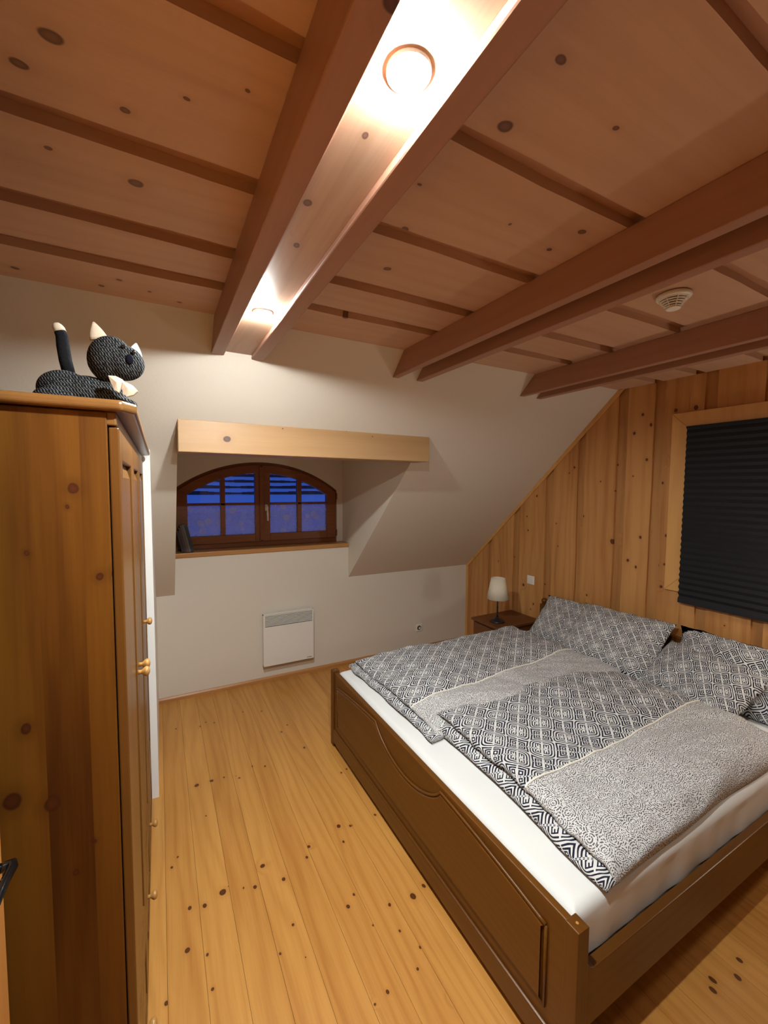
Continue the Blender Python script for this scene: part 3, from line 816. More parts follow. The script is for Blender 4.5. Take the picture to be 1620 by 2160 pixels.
for k in range(8):
    z = 0.504 + k * 0.0118
    prism(bm, [(YB - 0.074, z), (YB - 0.074, z + 0.0042), (YB - 0.066, z + 0.0060), (YB - 0.066, z + 0.0018)], hx0 + 0.012, hx1 - 0.012, 0)
finish('grille', bm, 'heater', t)
finish('grille_back', bx(hx0 + 0.006, hx1 - 0.006, YB - 0.058, YB - 0.055, 0.495, hz1 - 0.008), 'heater_dark', t)
bm = nb()      # small blurred maker's mark: a row of tiny strokes
xx = hx1 - 0.062
for wgl, hgt in ((0.006, 0.005), (0.005, 0.007), (0.008, 0.005), (0.004, 0.008), (0.009, 0.006), (0.006, 0.005)):
    box(bm, xx, xx + wgl, YB - 0.0757, YB - 0.075, hz0 + 0.012, hz0 + 0.012 + hgt); xx += wgl + 0.0015
finish('maker_mark', bm, 'mark', t)

t = thing('wall_outlet', 'small white socket low on the back wall beside the bed', 'outlet', (2.36, YB, 0.226))
finish('plate', bx(2.322, 2.398, YB - 0.009, YB - 0.0003, 0.188, 0.264), 'white_pl', t, bevel=0.004)
bm = nb(); lathe(bm, 2.36, YB - 0.0094, 0.226, [(0.024, 0.0), (0.021, 0.003), (0.0001, 0.0035)], 24, axis=1)
finish('socket_well', bm, 'heater_dark', t)
bm = nb(); lathe(bm, 2.366, YB - 0.010, 0.222, [(0.012, 0.0), (0.010, -0.002), (0.0001, -0.0025)], 20, axis=1)
finish('socket_face', bm, 'white_pl', t)
t = thing('light_switch', 'white square switch on the panelled wall above the nightstand lamp', 'switch', (XR, 2.692, 0.850))
finish('plate', bx(XR - 0.009, XR - 0.0003, 2.652, 2.734, 0.810, 0.890), 'white_pl', t, bevel=0.004)
finish('rocker', bx(XR - 0.013, XR - 0.0091, 2.666, 2.720, 0.824, 0.876), 'white_pl', t, bevel=0.003)

# ------------------------------------------------------------------ wardrobe
wt = thing('wardrobe', 'tall honey pine wardrobe along the left edge, plush cat on top', 'wardrobe', (-0.35, 1.73, 0))
WX0, WXF = -0.66, -0.088           # back and front of the carcass
Y0, Y1 = 1.005, 2.440
ZT = 1.843
finish('side_panel', bx(WX0, WXF - 0.000, Y0, Y0 + 0.022, 0.0, ZT), 'robe_z', wt, bevel=0.002)
finish('side_panel', bx(WX0, WXF, Y1 - 0.022, Y1, 0.0, ZT), 'robe_z', wt, bevel=0.002)
finish('back_panel', bx(WX0, WX0 + 0.008, Y0 + 0.022, Y1 - 0.022, 0.03, ZT), 'robe_z', wt)
bm = nb(); box(bm, WX0 + 0.008, WXF - 0.002, Y0 + 0.022, Y1 - 0.022, 0.30, 0.325)
finish('shelf', bm, 'robe_y', wt)
# cornice board with rounded edge and cut corner
bm = nb()
prism(bm, [(WX0 - 0.005, Y0 - 0.018), (-0.060, Y0 - 0.018), (-0.036, Y0 + 0.020), (-0.036, Y1 + 0.004), (-0.050, Y1 + 0.020), (WX0 - 0.005, Y1 + 0.020)], ZT + 0.002, ZT + 0.024, 2)
finish('cornice', bm, 'robe_y', wt, bevel=0.008, segs=4)
bm = nb(); box(bm, WXF - 0.05, WXF + 0.016, Y0 + 0.003, Y1 - 0.003, ZT - 0.025, ZT + 0.0015)
finish('top_rail', bm, 'robe_y', wt, bevel=0.003)
finish('plinth', bx(WXF - 0.02, WXF + 0.006, Y0 + 0.002, Y1 - 0.002, 0.0, 0.035), 'robe_y', wt)
def knob(y, z, par, fx):
    bm = nb()
    lathe(bm, fx, y, z, [(0.007, 0.0), (0.006, 0.006), (0.0065, 0.010), (0.013, 0.016), (0.0155, 0.022), (0.013, 0.028), (0.006, 0.031), (0.0001, 0.032)], 18, axis=0)
    finish('knob', bm, 'knob', par, smooth=True)
FX = WXF + 0.020
def panel_front(name, y0, y1, z0, z1, st, knobs):
    bm = nb()
    xb, xf = WXF + 0.0015, FX
    box(bm, xb, xf, y0, y0 + st, z0, z1); box(bm, xb, xf, y1 - st, y1, z0, z1)
    box(bm, xb, xf, y0 + st, y1 - st, z0, z0 + st); box(bm, xb, xf, y0 + st, y1 - st, z1 - st, z1)
    o = finish(name, bm, 'robe_trim', wt, bevel=0.003)
    bm = nb()
    a, b, c, d = y0 + st, y1 - st, z0 + st, z1 - st
    r = min(0.035, (d - c) * 0.25)
    v0 = [(xb + 0.004, a, c), (xb + 0.004, b, c), (xb + 0.004, b, d), (xb + 0.004, a, d)]
    v1 = [(xf - 0.003, a + r, c + r), (xf - 0.003, b - r, c + r), (xf - 0.003, b - r, d - r), (xf - 0.003, a + r, d - r)]
    V0 = [bm.verts.new(p) for p in v0]; V1 = [bm.verts.new(p) for p in v1]
    for i in range(4): bm.faces.new((V0[i], V0[(i + 1) % 4], V1[(i + 1) % 4], V1[i]))
    bm.faces.new(V1); bm.faces.new(list(reversed(V0)))
    finish('raised_panel', bm, 'robe_trim', o)
    for (ky, kz) in knobs: knob(ky, kz, o, FX)
dw = (Y1 - Y0 - 0.012) / 3
for i in range(3):
    y0 = Y0 + 0.006 + i * dw + 0.0015; y1 = y0 + dw - 0.003
    ky = (y1 - 0.03, y0 + 0.030, y0 + 0.030)[i]; dy = (1.215, 1.625, 1.985)[i]
    panel_front('door', y0, y1, 0.335, ZT - 0.028, 0.065, [(ky, 1.125)])
    panel_front('drawer', y0, y1, 0.040, 0.325, 0.045, [(dy, 0.235)])

# ------------------------------------------------------------------ plush cat
CX, CY, CZ = -0.150, 1.17, ZT + 0.0245
ct = thing('plush_cat', 'charcoal herringbone toy cat with cream ears lying on the wardrobe', 'plush toy', (CX, CY, CZ))
def cat_pt(u, v, depth=1.17):
    d = RT * ((u - 810) / 882.08) + DN * ((v - 1080) / 882.08) + FW
    tt = depth / d.y
    return Vector((0, 0, 1.7)) + d * tt
def blob(name, parts, mat, par, vox=0.0032, smoothit=3):
    bm = nb()
    for c, r, rot in parts: ell(bm, c, r, rot)
    o = finish(name, bm, mat, par, smooth=True)
    rm = o.modifiers.new('remesh', 'REMESH'); rm.mode = 'VOXEL'; rm.voxel_size = vox; rm.use_smooth_shade = True
    sm = o.modifiers.new('smooth', 'SMOOTH'); sm.iterations = smoothit; sm.factor = 0.6
    return o
E3 = lambda rx, ry, rz: Matrix.Rotation(rz, 3, 'Z') @ Matrix.Rotation(ry, 3, 'Y') @ Matrix.Rotation(rx, 3, 'X')
zc = CZ
cb = blob('body', [
    ((CX - 0.030, CY + 0.01, zc + 0.043), (0.052, 0.042, 0.043), None),
    ((CX + 0.012, CY + 0.005, zc + 0.040), (0.060, 0.040, 0.038), None),
    ((CX + 0.050, CY, zc + 0.036), (0.042, 0.036, 0.034), None),
    ((CX - 0.045, CY - 0.030, zc + 0.020), (0.036, 0.020, 0.020), None),
    ((CX + 0.082, CY - 0.020, zc + 0.016), (0.030, 0.016, 0.016), None),
    ((CX + 0.078, CY + 0.022, zc + 0.016), (0.030, 0.016, 0.016), None),
], 'herring', ct, smoothit=4)
hc = Vector((CX + 0.060, CY - 0.010, zc + 0.117))
hd = blob('head', [
    (hc, (0.047, 0.044, 0.053), E3(0, 0.25, -0.6)),
    (hc + Vector((0.026, -0.010, -0.006)), (0.043, 0.040, 0.040), None),
], 'herring', ct, smoothit=4)
def ear(base, tip, r, mat):
    bm = nb()
    ax = (tip - base)
    s = ax.cross(Vector((0, 1, 0))).normalized(); tt = s.cross(ax).normalized()
    rings = []
    for i in range(7):
        f = i / 6
        rr = r * (1 - f ** 1.6) + 0.0015
        rings.append([bm.verts.new(base + ax * f + (s * math.cos(a) * rr + tt * math.sin(a) * rr * 0.45)) for a in [2 * math.pi * k / 16 for k in range(16)]])
    for a, b in zip(rings, rings[1:]):
        for k in range(16): bm.faces.new((a[k], a[(k + 1) % 16], b[(k + 1) % 16], b[k]))
    bm.faces.new(rings[0]); bm.faces.new(rings[-1])
    return finish('ear', bm, mat, hd, smooth=True)
ear(cat_pt(209, 716, 1.165), cat_pt(197, 679, 1.165), 0.0165, 'cream')
ear(cat_pt(283, 752, 1.172), cat_pt(287, 724, 1.172), 0.0150, 'cream_white')
bm = nb(); ell(bm, cat_pt(260, 731, 1.117), (0.0048, 0.0048, 0.0048), sub=2); finish('eye', bm, 'bead', hd, smooth=True)
bm = nb(); ell(bm, cat_pt(282, 743, 1.112), (0.0040, 0.0048, 0.0052), sub=2); finish('eye', bm, 'bead', hd, smooth=True)
bm = nb(); ell(bm, cat_pt(273, 758, 1.112), (0.0085, 0.006, 0.0115), sub=2); finish('nose', bm, 'felt_black', hd, smooth=True)
tp = [cat_pt(146, 790, 1.19), cat_pt(138, 760, 1.19), cat_pt(133, 730, 1.19), cat_pt(131, 710, 1.19), cat_pt(125, 695, 1.19), cat_pt(117, 684, 1.19)]
bm = nb(); tube(bm, tp[:5], [0.0125, 0.0125, 0.0125, 0.0120, 0.011], 14)
tl = finish('tail', bm, 'fur', ct, smooth=True)
bm = nb(); tube(bm, [tp[4] + (tp[3] - tp[4]) * 0.3, tp[4], (tp[4] + tp[5]) / 2, tp[5], tp[5] + (tp[5] - tp[4]) * 0.25], [0.0118, 0.0115, 0.0105, 0.0075, 0.002], 14)
finish('tail_tip', bm, 'cream', tl, smooth=True)
# bow tie under the chin
def bow_wing(pts, depth):
    bm = nb()
    P = [cat_pt(u, v, depth) for u, v in pts]
    c = sum(P, Vector()) / len(P)
    f = [bm.verts.new(p) for p in P]; bk = [bm.verts.new(p + Vector((0.002, 0.008, 0))) for p in P]
    cf = bm.verts.new(c + Vector((0, -0.006, 0)))
    n = len(P)
    for i in range(n):
        bm.faces.new((f[i], f[(i + 1) % n], cf)); bm.faces.new((f[i], bk[i], bk[(i + 1) % n], f[(i + 1) % n]))
    bm.faces.new(bk)
    return bm
bt = finish('bow', bow_wing([(228, 792), (244, 793), (256, 799), (262, 806), (256, 815), (249, 827), (241, 822), (234, 808)], 1.098), 'cream', ct)
finish('bow_wing', bow_wing([(258, 806), (266, 806), (278, 812), (290, 825), (281, 833), (268, 836), (259, 831), (257, 818)], 1.096), 'cream', bt)

# ------------------------------------------------------------------ bed
BX0, BX1, BY0, BY1 = 0.965, 2.955, 0.672, 2.512
bed = thing('double_bed', 'brown stained double bed with panelled footboard and curved groove', 'bed', ((BX0 + BX1) / 2, (BY0 + BY1) / 2, 0))
pw = 0.045
for yy, nm in ((BY0, 'near'), (BY1 - pw, 'far')):
    o = finish('foot_post', bx(BX0, BX0 + pw, yy, yy + pw, 0, 0.502), 'bed_z', bed, bevel=0.003)
    bm = nb(); lathe(bm, BX0 + pw / 2, yy + pw / 2, 0.502, [(0.0042, -0.0002), (0.0042, 0.0012), (0.0001, 0.0014)], 14)
    finish('dowel_cap', bm, 'knob', o)
# footboard
bm = nb()
box(bm, BX0 + 0.008, BX0 + 0.034, BY0 + pw + 0.0005, BY1 - pw - 0.0005, 0.045, 0.494)
fb = finish('footboard', bm, 'bed_y', bed, bevel=0.004)
def smile(y):      # lower edge of the curved dip in the middle of the panel top
    return 0.472 - 0.112 * max(0.0, 1 - ((y - 1.59) / 0.285) ** 2) ** 0.75
def ptop(y):
    e = (y - 1.59) / 0.82
    base = 0.478 - 0.062 * min(1, abs(e)) ** 2
    return min(base, smile(y)) if abs(y - 1.59) < 0.285 else base
pa, pb, pz = BY0 + 0.110, BY1 - 0.110, 0.165
bm = nb()
ys = sorted(set([pa + (pb - pa) * i / 60 for i in range(61)] + [1.59 + 0.285 * math.sin(math.pi * i / 40 - math.pi / 2) for i in range(41)]))
prev = None
xf = BX0 + 0.008
for i, y in enumerate(ys):
    yi = min(max(y, pa + 0.014), pb - 0.014)
    zt_ = ptop(y)
    col = [bm.verts.new((xf - 0.0002, y, pz)), bm.verts.new((xf - 0.009, yi, pz + 0.014)), bm.verts.new((xf - 0.009, yi, zt_ - 0.012)), bm.verts.new((xf - 0.0002, y, zt_))]
    if prev:
        for k in range(3): bm.faces.new((prev[k], prev[k + 1], col[k + 1], col[k]))
    prev = col
bmesh.ops.remove_doubles(bm, verts=bm.verts, dist=0.00005)
finish('raised_panel', bm, 'bed_y', fb)
# bead along the panel top and the dip
bm = nb()
tube(bm, [(xf - 0.004, y, ptop(y) + 0.003) for y in ys], 0.0055, 8)
tube(bm, [(xf - 0.003, pa - 0.001, pz), (xf - 0.003, pa - 0.001, ptop(pa))], 0.005, 8)
tube(bm, [(xf - 0.003, pb + 0.001, pz), (xf - 0.003, pb + 0.001, ptop(pb))], 0.005, 8)
finish('panel_bead', bm, 'bed_y', fb, smooth=True)
finish('bottom_rail', bx(xf - 0.010, xf + 0.004, BY0 + pw + 0.001, BY1 - pw - 0.001, 0.03, 0.118), 'bed_y', fb, bevel=0.006)
# side rails with the swept shoulder at the posts
def rail(y0, y1):
    bm = nb()
    p = [(BX0 + pw, 0.19), (BX1 - 0.05, 0.19), (BX1 - 0.05, 0.358), (BX0 + pw + 0.035, 0.358), (BX0 + pw + 0.018, 0.366), (BX0 + pw + 0.006, 0.384), (BX0 + pw, 0.41)]
    p = [(x, z) for x, z in p]
    prism(bm, p, y0, y1, 1)
    return bm
finish('side_rail', rail(BY0 + 0.004, BY0 + 0.032), 'bed_x', bed, bevel=0.003)
finish('side_rail', rail(BY1 - 0.032, BY1 - 0.004), 'bed_x', bed, bevel=0.003)
for yy in (BY0, BY1 - 0.055):
    bm = nb(); box(bm, BX1 - 0.055, BX1, yy, yy + 0.055, 0, 0.690)
    o = finish('head_post', bm, 'bed_z', bed, bevel=0.004)
    bm = nb()
    lathe(bm, BX1 - 0.0275, yy + 0.0275, 0.690, [(0.020, -0.0005), (0.018, 0.004), (0.024, 0.012), (0.028, 0.026), (0.024, 0.040), (0.012, 0.049), (0.0001, 0.051)], 20)
    finish('finial', bm, 'bed_z', o, smooth=True)
bm = nb()
n = 40; prev = None
for i in range(n + 1):
    y = BY0 + 0.0555 + (BY1 - BY0 - 0.111) * i / n
    f = (i / n - 0.5) * 2
    z = 0.745 - 0.085 * abs(f) ** 2.5
    col = [bm.verts.new((BX1 - 0.042, y, 0.18)), bm.verts.new((BX1 - 0.042, y, z)), bm.verts.new((BX1 - 0.014, y, z)), bm.verts.new((BX1 - 0.014, y, 0.18))]
    if prev:
        for k in range(4): bm.faces.new((prev[k], prev[(k + 1) % 4], col[(k + 1) % 4], col[k]))
    else: bm.faces.new(col)
    prev = col
bm.faces.new(list(reversed(prev)))
finish('headboard', bm, 'bed_y', bed, bevel=0.004)
bm = nb()
for i in range(9):
    xx = BX0 + 0.15 + i * 0.21
    box(bm, xx, xx + 0.07, BY0 + 0.034, BY1 - 0.034, 0.270, 0.288)
box(bm, BX0 + 0.05, BX1 - 0.06, BY0 + 0.033, BY0 + 0.07, 0.245, 0.2698); box(bm, BX0 + 0.05, BX1 - 0.06, BY1 - 0.07, BY1 - 0.033, 0.245, 0.2698)  # ledges added under the slats to stop light leaking past the mattress
finish('slats', bm, 'bed_y', bed)

# mattress with fitted sheet
mt = thing('mattress', 'white sheeted mattress filling the brown bed frame', 'mattress', (1.95, 1.59, 0.29))
MX0, MX1, MY0, MY1, MZ = 1.004, 2.905, 0.712, 2.472, 0.500
finish('core', bx(MX0 + 0.006, MX1 - 0.006, MY0 + 0.006, MY1 - 0.006, 0.2885, MZ - 0.02), 'mattress', mt, bevel=0.01)
def soft_box(x0, x1, y0, y1, z0, z1, r, nx=90, ny=80, wr=0.004, seed=0.0):
    """rounded-top cloth box without a bottom"""
    bm = nb(); K = 8; S = 8
    def prof(n_, a0, a1):
        L = [('s', 0, j / S) for j in range(S)] + [('c', 0, j / K) for j in range(K)]
        L += [('f', a0 + r + (a1 - a0 - 2 * r) * j / n_, 0) for j in range(n_ + 1)]
        L += [('c', 1, 1 - j / K) for j in range(1, K + 1)] + [('s', 1, 1 - j / S) for j in range(1, S + 1)]
        out = []
        for t, a, b in L:
            if t == 'f': out.append((a, 0.0))
            elif t == 'c':
                th = b * math.pi / 2
                off = r * (1 - math.sin(th)); dz = r * (1 - math.cos(math.pi / 2 - th)) if False else r - r * math.sin(th)
                hx = r - r * math.cos(math.pi / 2 - (math.pi / 2 - th))
                out.append(((a0 + r - r * math.cos(th)) if a == 0 else (a1 - r + r * math.cos(th)), r - r * math.sin(th)))
            else:
                dz = (z1 - z0 - r) * (1 - b) + r
                out.append((a0 if a == 0 else a1, dz))
        return out
    PX, PY = prof(nx, x0, x1), prof(ny, y0, y1)
    grid = []
    for (px, dzx) in PX:
        row = []
        for (py, dzy) in PY:
            dz = max(dzx, dzy)
            # round the vertical corners a little
            nz = noise.noise(Vector((px * 6, py * 6, seed))) * wr + noise.noise(Vector((px * 17, py * 13, seed + 5))) * wr * 0.4
            side = 0.0
            if dz > r: side = noise.noise(Vector((px * 9 + py * 9, dz * 5, seed + 2))) * wr * 1.6
            ox = -side if px <= x0 + 1e-6 else (side if px >= x1 - 1e-6 else 0)
            oy = -side if py <= y0 + 1e-6 else (side if py >= y1 - 1e-6 else 0)
            low = noise.noise(Vector((px * 5, py * 5, 3.3))) * 0.006 if dz > (z1 - z0) * 0.93 else 0
            row.append(bm.verts.new((px + ox, py + oy, z1 - dz + (nz if dz < r else 0) + low)))
        grid.append(row)
    for i in range(len(grid) - 1):
        for j in range(len(grid[0]) - 1):
            bm.faces.new((grid[i][j], grid[i + 1][j], grid[i + 1][j + 1], grid[i][j + 1]))
    bmesh.ops.remove_doubles(bm, verts=bm.verts, dist=0.0002)
    return bm
finish('fitted_sheet', soft_box(MX0, MX1, MY0, MY1, 0.345, MZ, 0.035), 'sheet', mt, smooth=True)

# duvets
def duvet(label, corners, width, vb0, vb1, zb, H, seed, near_drop=0.0, tipdrop=0.0, bed_edge=True):
    """corners: foot-near, foot-far, head-far, head-near (x,y).  width = cloth size across; pale band below piping v (vb0 at foot, vb1 at head)"""
    FN, FF, HF, HN = [Vector((*c, 0)) for c in corners]
    Ls = ((HN - FN).length + (HF - FF).length) / 2
    Lt = width
    t = thing('duvet', label, 'duvet', ((FN.x + HF.x) / 2, (FN.y + HF.y) / 2, zb), 'duvets on the double bed')
    # edge profile: arc distance e from the hem -> inset and height (fractions)
    prof = [(0.0, 0.0, 0.000), (0.012, -0.010, 0.010), (0.030, -0.010, 0.026), (0.048, 0.008, 0.037), (0.066, 0.030, 0.038), (0.086, 0.052, 0.036), (0.096, 0.044, 0.042),
            (0.112, 0.026, 0.052), (0.128, 0.024, 0.070), (0.146, 0.036, 0.086), (0.175, 0.070, 0.102), (0.23, 0.122, 0.109), (0.32, 0.21, 0.114), (0.45, 0.34, 0.118)]
    soft = [(0.0, 0.0, 0.000), (0.03, -0.004, 0.026), (0.055, 0.004, 0.048), (0.09, 0.026, 0.072), (0.13, 0.058, 0.088), (0.18, 0.104, 0.099), (0.25, 0.17, 0.107), (0.35, 0.268, 0.114), (0.47, 0.386, 0.118)]
    def ev(P, e):
        for (a, b, c), (a2, b2, c2) in zip(P, P[1:]):
            if e <= a2:
                f = (e - a) / (a2 - a)
                return b + (b2 - b) * f, c + (c2 - c) * f
        return P[-1][1] + (e - P[-1][0]), P[-1][2]
    def axis_samples(L, P0, P1, n):
        es = [p[0] for p in P0]
        fine0 = [];
        for a, b in zip(es, es[1:]):
            m_ = max(1, int((b - a) / 0.012))
            fine0 += [a + (b - a) * k / m_ for k in range(m_)]
        es1 = [p[0] for p in P1]; fine1 = []
        for a, b in zip(es1, es1[1:]):
            m_ = max(1, int((b - a) / 0.012))
            fine1 += [a + (b - a) * k / m_ for k in range(m_)]
        mid0, mid1 = es[-1], L - es1[-1]
        arr = [e for e in fine0 if e < L / 2]
        if mid1 > mid0: arr += [mid0 + (mid1 - mid0) * k / n for k in range(n + 1)]
        arr += [L - e for e in reversed(fine1) if e < L / 2]
        return sorted(set(round(a, 5) for a in arr))
    # total arc length across includes the edge rise
    S = axis_samples(Ls + 0.10, prof, soft, 60)
    Tt = axis_samples(Lt, soft, soft, 30)
    LS, LT = Ls + 0.10, Lt
    hs = H / 0.118
    def point(s, v):
        i0, h0 = ev(prof, s) if s < LS / 2 else (0, 9)
        i1, h1 = ev(soft, LS - s) if s >= LS / 2 else (0, 9)
        hS = min(h0, h1)
        j0, g0 = ev(soft, v) if v < LT / 2 else (0, 9)
        j1, g1 = ev(soft, LT - v) if v >= LT / 2 else (0, 9)
        hT = min(g0, g1)
        tot_s = ev(prof, LS / 2)[0] + ev(soft, LS / 2)[0]
        tot_t = ev(soft, LT / 2)[0] * 2
        a = (i0 / tot_s) if s < LS / 2 else 1 - i1 / tot_s
        b = (j0 / tot_t) if v < LT / 2 else 1 - j1 / tot_t
        # corner rounding pulls in: blend
        near = FN.lerp(HN, a); far = FF.lerp(HF, a)
        p = near.lerp(far, b)
        h = 1 / (1 / max(hS, 1e-4) ** 3 + 1 / max(hT, 1e-4) ** 3) ** (1 / 3) if hS > 0 and hT > 0 else 0.0
        h *= hs
        fl = min(1.0, h / (0.05 * hs))
        nv = Vector((s * 2.2 + seed, v * 2.6, seed * 2))
        dz = noise.noise(nv) * 0.030 * fl + noise.noise(nv * 2.7) * 0.017 * fl + noise.noise(Vector((nv.x * 4 + nv.y * 7, nv.y * 5 - nv.x * 3, seed))) * 0.010 * fl + noise.noise(nv * 9) * 0.003 * fl
        ex = 1 - min(1.0, s / 0.15)
        edge = noise.noise(Vector((v * 3.2, seed, 1.7))) * 0.022 + noise.noise(Vector((v * 9, seed, 2.7))) * 0.006
        px = p.x + edge * max(0.0, ex) * (1 if s < LS / 2 else 0)
        py = p.y + noise.noise(Vector((s * 2.6, seed, 9.1))) * 0.018 * (1 if v < LT / 2 else -1) * (1 - min(1.0, min(v, LT - v) / 0.3))
        z = zb + h + dz
        # quilt hangs a little at the near foot tip
        if tipdrop and s < 0.5 and v < 0.35:
            z -= tipdrop * (1 - s / 0.5) ** 2 * (1 - v / 0.35) ** 2 * min(1.0, h / 0.02)
        z = max(z, zb - (0.0 if py > MY0 + 0.03 and px > MX0 + 0.03 else 0.012))
        return Vector((px, py, z))
    bands = {}
    def build(sel, name, mat, par):
        bm = nb(); ul = bm.loops.layers.uv.verify(); cache = {}
        def V(i, j):
            if (i, j) not in cache: cache[(i, j)] = bm.verts.new(pts[i][j])
            return cache[(i, j)]
        for i in range(len(S) - 1):
            for j in range(len(VV[0]) - 1):
                if not sel(i, j): continue
                try: f = bm.faces.new((V(i, j), V(i + 1, j), V(i + 1, j + 1), V(i, j + 1)))
                except ValueError: continue
                for l, (a, b) in zip(f.loops, ((i, j), (i + 1, j), (i + 1, j + 1), (i, j + 1))): l[ul].uv = (S[a], VV[a][b])
        return finish(name, bm, mat, par, smooth=True)
    # rows of v are warped so that one grid line follows the piping
    VV = []
    jb = min(range(len(Tt)), key=lambda j: abs(Tt[j] - (vb0 + vb1) / 2))
    for s in S:
        f = s / LS
        vb = vb0 + (vb1 - vb0) * f + 0.010 * math.sin(s * 4 + seed)
        row = []
        for j, v in enumerate(Tt):
            if j <= jb: row.append(v * vb / Tt[jb])
            else: row.append(LT - (LT - v) * (LT - vb) / (LT - Tt[jb]))
        VV.append(row)
    pts = [[point(S[i], VV[i][j]) for j in range(len(Tt))] for i in range(len(S))]
    ic = min(range(len(S)), key=lambda i: abs(S[i] - 0.088))
    build(lambda i, j: not (j < jb and i >= ic), 'cover', 'key', t)
    build(lambda i, j: (j < jb and i >= ic), 'border_panel', 'scallop', t)
    bm = nb(); tube(bm, [pts[i][jb] + Vector((0, 0, 0.0015)) for i in range(ic, len(S) - 2)], 0.0042, 6)
    finish('piping', bm, 'piping', t, smooth=True)
    bm = nb()
    vs = []
    return t
duvet('black and white patterned duvet on the far side of the bed, beside the back wall', [(1.105, 1.54), (1.085, 2.47), (2.55, 2.47), (2.52, 1.54)], 1.12, 0.32, 0.42, MZ + 0.006, 0.112, 3.1)
duvet('patterned duvet on the near side of the bed, wide grey edge nearest the viewer', [(1.150, 0.705), (1.175, 1.665), (2.48, 1.655), (2.50, 0.735)], 1.10, 0.43, 0.43, MZ + 0.008, 0.125, 8.4, tipdrop=0.02)

# pillows
def pillow(label, c, half, tilt, thick, seed, yaw=0.0):
    o = None
    bm = nb(); ul = bm.loops.layers.uv.verify()
    n, m_ = 44, 56
    L, W = half
    R_ = Matrix.Rotation(yaw, 3, 'Z') @ Matrix.Rotation(-tilt, 3, 'Y')
    def P(i, j, top):
        u = -1 + 2 * i / n; v = -1 + 2 * j / m_
        # pulled-in sides, pointed corners
        px = u * L * (1 - 0.07 * (1 - abs(v)) ** 0.0 * (1 - v * v) * (u * u))
        py = v * W * (1 - 0.06 * (1 - u * u) * (v * v))
        e = max(0.0, (1 - abs(u) ** 2.4)) ** 0.55 * max(0.0, (1 - abs(v) ** 2.6)) ** 0.55
        hz = thick * e
        nv = Vector((u * 1.7 + seed, v * 2.4, seed))
        w = noise.noise(nv) * 0.024 * e + noise.noise(nv * 3) * 0.009 * e
        sag = 0.0
        z = (hz + w) if top else -hz * 0.45
        edge = noise.noise(Vector((u * 3, v * 4, seed + 3))) * 0.012
        p = R_ @ Vector((px + edge, py + edge, z))
        return Vector(c) + p
    for top in (True, False):
        g = [[bm.verts.new(P(i, j, top)) for j in range(m_ + 1)] for i in range(n + 1)]
        for i in range(n):
            for j in range(m_):
                f = bm.faces.new((g[i][j], g[i + 1][j], g[i + 1][j + 1], g[i][j + 1]))
                for l, (a, b) in zip(f.loops, ((i, j), (i + 1, j), (i + 1, j + 1), (i, j + 1))): l[ul].uv = (a / n * L * 2.1, b / m_ * W * 2.1)
    bmesh.ops.remove_doubles(bm, verts=bm.verts, dist=0.0006)
    # rest on the sheet, keep clear of the headboard
    for v in bm.verts:
        if v.co.z < MZ + 0.006: v.co.z = MZ + 0.006 + (v.co.z - MZ) * 0.02
        if v.co.x > BX1 - 0.048: v.co.x = BX1 - 0.048
    o = finish('pillow', bm, 'key_pillow', None, smooth=True, loc=(c[0], c[1], MZ))
    return tag(o, label, 'pillow', 'pillows on the double bed')
pillow('patterned pillow against the headboard in the far corner, nearest the nightstand', (2.800, 2.150, 0.632), (0.215, 0.275), math.radians(46), 0.075, 1.3, yaw=0.05)
pillow('patterned pillow in front of the far corner one, its lower tip over the duvets', (2.685, 1.705, 0.676), (0.245, 0.305), math.radians(38), 0.095, 4.1, yaw=0.12)
pillow('patterned pillow at the near end of the headboard, behind another pillow under the blind', (2.815, 1.060, 0.665), (0.215, 0.350), math.radians(50), 0.070, 5.9, yaw=-0.04)
pillow('patterned pillow lying lower, in front of the pillow under the blind', (2.655, 1.195, 0.612), (0.215, 0.290), math.radians(32), 0.085, 9.2, yaw=-0.20)

# ------------------------------------------------------------------ nightstand and lamp
NZ = 0.520
nx0, nx1, ny0, ny1 = 2.470, 2.965, 2.545, 2.905
t = thing('nightstand', 'small dark brown nightstand in the corner behind the bed', 'nightstand', (2.72, 2.72, 0))
finish('table_top', bx(nx0, nx1, ny0, ny1, NZ - 0.022, NZ), 'night', t, bevel=0.004)
bm = nb()
box(bm, nx0 + 0.02, nx0 + 0.038, ny0 + 0.015, ny1 - 0.015, 0.06, NZ - 0.0225); box(bm, nx1 - 0.038, nx1 - 0.02, ny0 + 0.015, ny1 - 0.015, 0.06, NZ - 0.0225)
box(bm, nx0 + 0.038, nx1 - 0.038, ny1 - 0.033, ny1 - 0.015, 0.06, NZ - 0.0225); box(bm, nx0 + 0.038, nx1 - 0.038, ny0 + 0.015, ny0 + 0.033, 0.06, NZ - 0.0225)
finish('body', bm, 'night', t)
finish('drawer', bx(nx0 + 0.004, nx0 + 0.0195, ny0 + 0.03, ny1 - 0.03, 0.33, NZ - 0.035), 'night', t, bevel=0.003)
for (a, b) in ((nx0 + 0.02, ny0 + 0.015), (nx1 - 0.055, ny0 + 0.015), (nx0 + 0.02, ny1 - 0.05), (nx1 - 0.055, ny1 - 0.05)):
    finish('leg', bx(a, a + 0.035, b, b + 0.035, 0.0, 0.0598), 'night', t)

